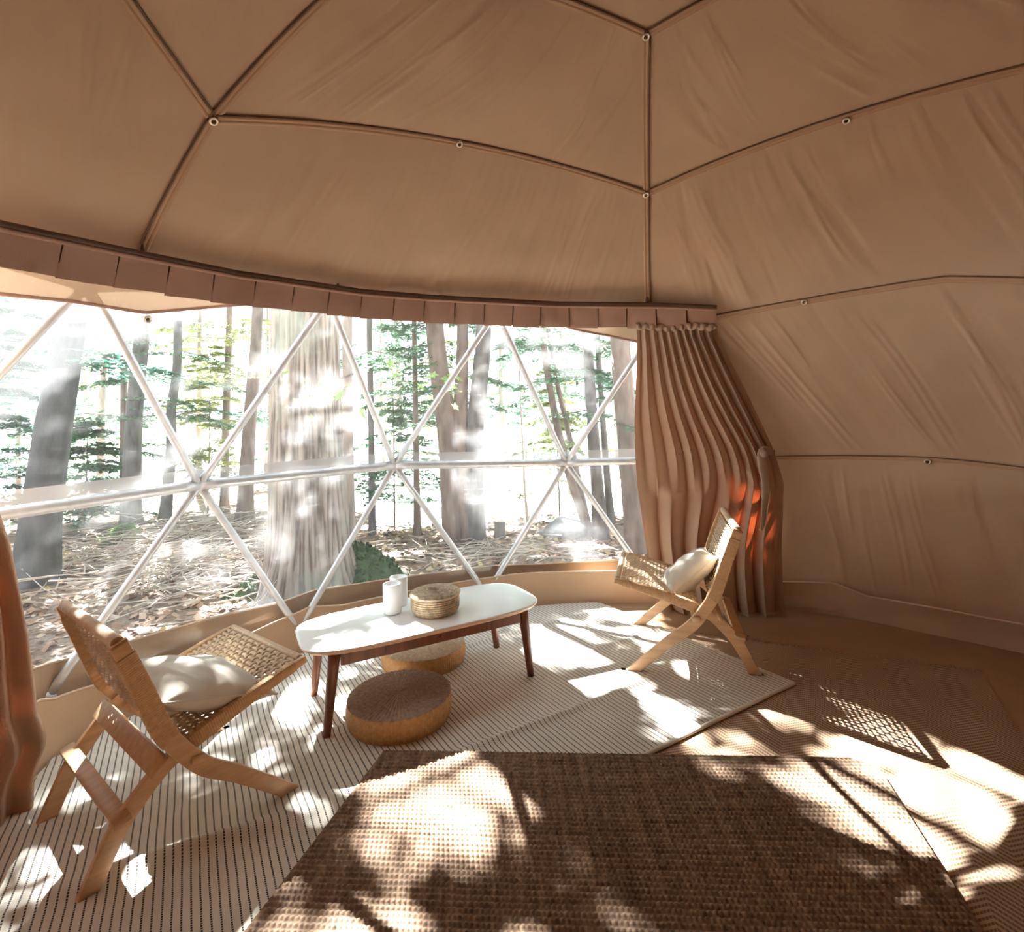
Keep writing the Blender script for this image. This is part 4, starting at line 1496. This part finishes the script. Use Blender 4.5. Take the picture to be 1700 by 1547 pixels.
# lit patches the added unseen crown leaves open: floor outlines as they lie in the tent
def inpoly(q, poly):
    x, y = q[:, 0], q[:, 1]
    ins = np.zeros(len(q), bool)
    j = len(poly)-1
    for i in range(len(poly)):
        xi, yi, xj, yj = *poly[i], *poly[j]
        ins ^= ((yi > y) != (yj > y)) & (x < (xj-xi)*(y-yi)/(yj-yi+1e-12)+xi)
        j = i
    return ins
def sun_to_floor(p):
    p = np.asarray(p)
    return p[:, :2]-(L[:2]/L[2])*p[:, 2:3]
gaps = [[(600, 1340), (650, 1305), (780, 1262), (850, 1258), (900, 1300), (930, 1360), (890, 1400), (850, 1390), (810, 1440), (720, 1450), (640, 1420), (600, 1390)],
        [(790, 1445), (845, 1440), (845, 1515), (800, 1505)], [(925, 1370), (965, 1380), (955, 1415), (925, 1405)], [(690, 1465), (780, 1470), (760, 1500), (700, 1495)],
        [(885, 1050), (960, 1028), (1005, 1085), (1045, 1110), (1085, 1125), (1075, 1150), (1010, 1140), (940, 1105), (880, 1085)],
        [(1040, 1150), (1085, 1155), (1140, 1190), (1170, 1210), (1130, 1225), (1090, 1195)], [(1140, 1225), (1200, 1240), (1235, 1262), (1180, 1275), (1150, 1252)],
        [(1245, 1190), (1290, 1180), (1315, 1200), (1290, 1220), (1250, 1215)],
        [(1290, 1312), (1420, 1345), (1560, 1400), (1650, 1480), (1760, 1600), (1640, 1600), (1610, 1490), (1520, 1435), (1400, 1375)],
        [(1390, 1205), (1600, 1250), (1720, 1420), (1720, 1500), (1590, 1345), (1500, 1285)], [(1530, 1180), (1640, 1225), (1740, 1290), (1740, 1330), (1590, 1265)],
        [(560, 1160), (580, 1150), (580, 1210), (562, 1205)], [(455, 1150), (520, 1140), (530, 1185), (470, 1195)], [(470, 1195), (510, 1195), (500, 1225), (465, 1222)], [(320, 1290), (360, 1280), (350, 1330), (320, 1330)], [(300, 1230), (350, 1215), (360, 1250), (300, 1262)], [(990, 1000), (1080, 1010), (1100, 1050), (1000, 1030)]]
gaps = [at(g)[:, :2] for g in gaps]
wide = at([(1100, 1210), (1280, 1305), (1430, 1390), (1540, 1475), (1640, 1545), (1900, 1750), (1950, 1420), (1720, 1280), (1548, 1185), (1400, 1200), (1310, 1262), (1200, 1228)])[:, :2]
def raised(px, z, r):
    c = sun_to_floor(at([px], z))[0]
    return np.array([c+r*np.array([math.cos(t), math.sin(t)]) for t in np.linspace(0, 2*PI, 9)[:-1]])
for px, z, r in [((655, 985), TZ+.09, .09), ((545, 1030), TZ, .13), ((560, 1070), TZ, .11), ((640, 1062), TZ, .13), ((610, 1010), TZ, .12), ((700, 1040), TZ, .09), ((370, 1130), .5, .06), ((345, 1160), .5, .05), ((1222, 890), .68, .10), ((1205, 920), .6, .08), ((350, 1050), .3, .12), ((1180, 1000), .05, .1)]:
    gaps.append(raised(px, z, r))
glow = []
for gpx, gr_ in (((1252, 835), .12), ((1250, 880), .12), ((1258, 920), .09), ((1291, 885), .08), ((1165, 850), .035)):
    q = curt_pt(gpx, 0)
    c = sun_to_floor(np.array([q]))[0]
    glow += [np.array([c+gr_*np.array([math.cos(t), math.sin(t)]) for t in np.linspace(0, 2*PI, 9)[:-1]])]
n = 15000
q = np.stack([rng.uniform(-2.6, 2.9, n), rng.uniform(.9, 4.6, n)], -1)
bad = np.zeros(n, bool)
jit = q+rng.normal(0, .028, (n, 2))
for g in gaps:
    bad |= inpoly(jit, g)
mott = np.array([mnoise.noise((x*6, y*6, 3)) for x, y in q]) < .26
bad |= inpoly(jit, wide) & mott
hole = np.array([mnoise.noise((x*3.1, y*3.1, 8)) for x, y in q]) > .42
hole &= q[:, 0] < .9+(3.95-q[:, 1])*.5
loop = np.concatenate([CUP[::6, 0], CUP[-1, ::4], CUP[::-6, -1], CUP[0, ::-4]])
loop2 = np.concatenate([CUP2[::6, 0], CUP2[-1, ::4], CUP2[::-6, -1], CUP2[0, ::-4]])
shade = inpoly(q, sun_to_floor(loop)) | inpoly(q, sun_to_floor(loop2)) | (q[:, 0] > 1.3+(3.95-q[:, 1])*.5)
bad &= ~shade
for g in glow:
    bad |= inpoly(jit, g)
q = q[~(bad | (hole & ~shade))]
more = q[inpoly(q, sun_to_floor(loop)) | (q[:, 0] > 1.3+(3.95-q[:, 1])*.5)]  # extra leaves thicken the shade where sun leaks past the curtain
q = np.concatenate([q, more+rng.normal(0, .03, more.shape), more+rng.normal(0, .03, more.shape)])
hit = np.zeros(len(q), bool)
for g in glow:
    hit |= inpoly(q, g)
q = q[~hit]
n = len(q)
z = rng.uniform(4.6, 7.4, n)
c = np.concatenate([q+(L[:2]/L[2])*z[:, None], z[:, None]], -1)
a = rng.uniform(0, 2*PI, n)
s_ = rng.uniform(.028, .05, n)
u = np.stack([np.cos(a), np.sin(a), rng.normal(0, .3, n)], -1)*s_[:, None]
v = np.stack([-np.sin(a), np.cos(a), rng.normal(0, .3, n)], -1)*s_[:, None]*.75
cm = MB().add(*quads(rel(c, bi_), rel(u, bi_.to_3x3().to_4x4()), rel(v, bi_.to_3x3().to_4x4())))
tag(cm.build('shade_crown', m_shadeleaf, big, smooth=False), kind='stuff')  # unseen leaves added along the sun's path, gaps cut to the lit patches
n2 = 16000
q2 = np.stack([rng.uniform(-12, 5, n2), rng.uniform(3.6, 12.5, n2)], -1)
opn = np.array([mnoise.noise((x*.9, y*.9, 21))+.6*mnoise.noise((x*2.3, y*2.3, 4)) for x, y in q2]) > .22
out_ = (np.hypot(q2[:, 0]-DC[0], q2[:, 1]-DC[1]) > 3.6) & ~opn
q2 = q2[out_]
n2 = len(q2)
z2 = rng.uniform(7.4, 9.5, n2)
c2_ = np.concatenate([q2+(L[:2]/L[2])*(z2-GZ)[:, None], z2[:, None]], -1)
a2_ = rng.uniform(0, 2*PI, n2)
s2_ = rng.uniform(.07, .12, n2)
u2 = np.stack([np.cos(a2_), np.sin(a2_), rng.normal(0, .3, n2)], -1)*s2_[:, None]
v2 = np.stack([-np.sin(a2_), np.cos(a2_), rng.normal(0, .3, n2)], -1)*s2_[:, None]*.75
cm2 = MB().add(*quads(rel(c2_, bi_), rel(u2, bi_.to_3x3().to_4x4()), rel(v2, bi_.to_3x3().to_4x4())))
tag(cm2.build('shade_crown', m_shadeleaf, big, smooth=False), kind='stuff')  # unseen leaves added higher up to shade the ground outside
br = MB()
for k in range(16):
    t = c[int(rng.integers(n))]
    st = p[int(np.argmin(abs(p[:, 2]-(t[2]-.8))))]
    br.tube(rel(catmull([st, st*.5+t*.5+np.array([0, 0, .25]), t], 10), bi_), np.linspace(.035, .006, 10), 6, caps=False)
tag(br.build('branches', m_barkb, big), kind='stuff')

# young growth
def shrub(name, label, px, hgt, rad, nspray, mat, depth=None, size=.04, dens=150, cat='shrub', group=None):
    b = gp_(px)
    if depth:
        d = ray([px])[0]
        b = np.array([d[0]/d[1]*depth, depth, 0])
        b[2] = gz(b[0], b[1])
    o = tag(empty(name, b), label, cat, group)
    st = MB().tube([(0, 0, -.1), (.02, 0, hgt*.5), (0, .02, hgt)], [.02, .014, .005], 6)
    fm = MB()
    for k in range(nspray):
        z = hgt*random.uniform(.12, 1)
        a = random.uniform(0, 2*PI)
        l = rad*(1.05-z/hgt*.75)*random.uniform(.7, 1.2)
        spray(fm, (0, 0, z), (math.cos(a), math.sin(a), .15), l, dens, size)
        st.tube([(0, 0, z), (math.cos(a)*l*.9, math.sin(a)*l*.9, z-.12*l)], [.008, .003], 4, caps=False)
    st.build('stem', m_barkb, o)
    tag(fm.build('foliage', mat, o, smooth=False), kind='stuff')
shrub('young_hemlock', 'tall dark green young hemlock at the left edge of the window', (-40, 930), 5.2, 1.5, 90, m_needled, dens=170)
shrub('young_hemlock', 'wide green young hemlock behind the leaning trunk', (140, 860), 2.4, 1.5, 60, m_needle, 12., .05, 130)
shrub('low_shrub', 'low bright green shrub at the foot of the straight grey trunk', (200, 905), .35, .5, 26, m_leaf, None, .03, 90)
shrub('young_hemlock', 'pale young hemlock between the big trunk and the clump', (655, 880), 3.6, 1.2, 34, m_needle, 10.2, .04, 120)
shrub('young_hemlock', 'pale young hemlock in front of the leaning trunks by the curtain', (930, 872), 3.2, 1.2, 30, m_needley, 11., .04, 120)
shrub('young_hemlock', 'yellow green young hemlock left of the big trunk', (345, 850), 4., 1.3, 44, m_needley, 12.5, .045, 130)
# maple twig with broad leaves hanging close to the window
for nm_, lab, pxs, dist, nlf in (('maple_branch', 'branch of broad light green leaves across the upper part of the big trunk', [(500, 655), (540, 648), (585, 640)], 4.6, 16), ('maple_branch', 'branch of broad light green leaves right of the big trunk', [(655, 640), (690, 625), (740, 640)], 6.2, 34)):
    pts = []
    for q in pxs:
        d = ray([q])[0]
        pts.append(np.array([0, 0, H])+d*dist/d[1])
    src = bplane((560, 560)) if dist < 5 else None
    o = tag(empty(nm_, pts[0]), lab, 'branch')
    m_ = local(o).inverted()
    root = np.array([pts[0][0]-.1, bt[1], pts[0][2]+.35]) if dist < 5 else np.array([b[0]-.2, b[1], 2.2])
    if dist > 5:
        pts = pts[::-1]
    pa = catmull([root]+pts, 30)
    MB().tube(rel(pa, m_), np.linspace(.014, .003, 30), 6).build('twig', m_barkb, o)
    for k in range(nlf):
        q = pa[random.randint(10, 29)]+np.array([random.gauss(0, .10), random.gauss(0, .08), random.gauss(-.03, .10)])
        a = random.uniform(0, 2*PI)
        s1 = random.uniform(.035, .06)
        ts = np.linspace(0, 2*PI, 10, endpoint=False)
        rr_ = s1*(1+.35*np.cos(5*ts))
        xx, yy = rr_*np.cos(ts), rr_*np.sin(ts)
        tilt = Matrix.Rotation(a, 3, 'Z') @ Matrix.Rotation(random.gauss(.5, .4), 3, 'X')
        vv = np.array([tilt @ Vector((x, y, .006*math.sin(3*x/s1))) for x, y in zip(xx, yy)])+q
        MB().add(rel(np.concatenate([[q], vv]), m_), [[0, 1+i, 1+(i+1) % 10] for i in range(10)]).build('leaf', m_leaf, o, smooth=False)
# distant thin trunks beyond, pale in the bright light
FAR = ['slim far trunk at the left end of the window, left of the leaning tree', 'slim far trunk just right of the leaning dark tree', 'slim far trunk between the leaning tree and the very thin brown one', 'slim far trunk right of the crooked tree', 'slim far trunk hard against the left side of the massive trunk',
       'slim far trunk right of the very thin grey trunk', 'slim far trunk just left of the thin reddish trunk', 'slim far trunk seen at the left of the clump of three trunks', 'slim far trunk in the bright clearing left of the bare sapling', 'slim far trunk right of the bare sapling', 'slim far trunk behind the thin leaning trunks', 'slim far trunk by the broad trunk at the curtain edge']
for k in range(12):
    x = [30, 135, 165, 330, 440, 640, 665, 735, 845, 915, 950, 1030][k]
    dd = random.uniform(15, 22)
    d = ray([(x, 860)])[0]
    bb = np.array([d[0]/d[1]*dd, dd, -.95 if x > 500 else -.7])
    o = tag(empty('far_tree', bb), FAR[k], 'tree', 'slim far trunks in the bright light')
    r = random.uniform(.05, .1)
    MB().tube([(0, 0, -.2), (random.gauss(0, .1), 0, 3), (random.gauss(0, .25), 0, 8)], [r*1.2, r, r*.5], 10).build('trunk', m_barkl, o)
    fm = MB()
    for q in range(20):
        a = random.uniform(0, 2*PI)
        spray(fm, (0, 0, random.uniform(1., 5.5)), (math.cos(a), math.sin(a), .1), random.uniform(1, 2), 110, .06)
    tag(fm.build('foliage', [m_needle, m_needley][k % 2], o, smooth=False), kind='stuff')
# boulder and stump
def rock(name, px, sx_, sy_, sz_, seed, label, mat, cat):
    c = gp_(px)
    u, v = np.meshgrid(np.linspace(0, PI, 18), np.linspace(0, 2*PI, 28, endpoint=False), indexing='ij')
    P = np.stack([np.sin(u)*np.cos(v)*sx_, np.sin(u)*np.sin(v)*sy_, np.cos(u)*sz_], -1)
    for i in range(18):
        for j in range(28):
            k = 1+.22*mnoise.noise(tuple(P[i, j]*3+seed))+.08*mnoise.noise(tuple(P[i, j]*9+seed))
            P[i, j] *= k
    o = MB().grid(P, close_v=True).build(name, mat)
    o.location = c+np.array([0, 0, sz_*.3])
    tag(o, label, cat)
rock('boulder', (938, 888), .36, .3, .22, 3., 'dark rounded boulder lying before the leaning trunks', m_rock, 'rock')
rock('boulder', (900, 886), .12, .1, .06, 6., 'small grey stone left of the dark boulder', m_rock, 'rock')
sp = gp_((830, 893))
st = tag(empty('stump', sp), 'short grey stump at the edge of the bright clearing', 'stump')
MB().tube([(0, 0, -.1), (0, 0, .1), (.01, 0, .26)], [.12, .10, .095], 14).build('wood', m_bark, st)
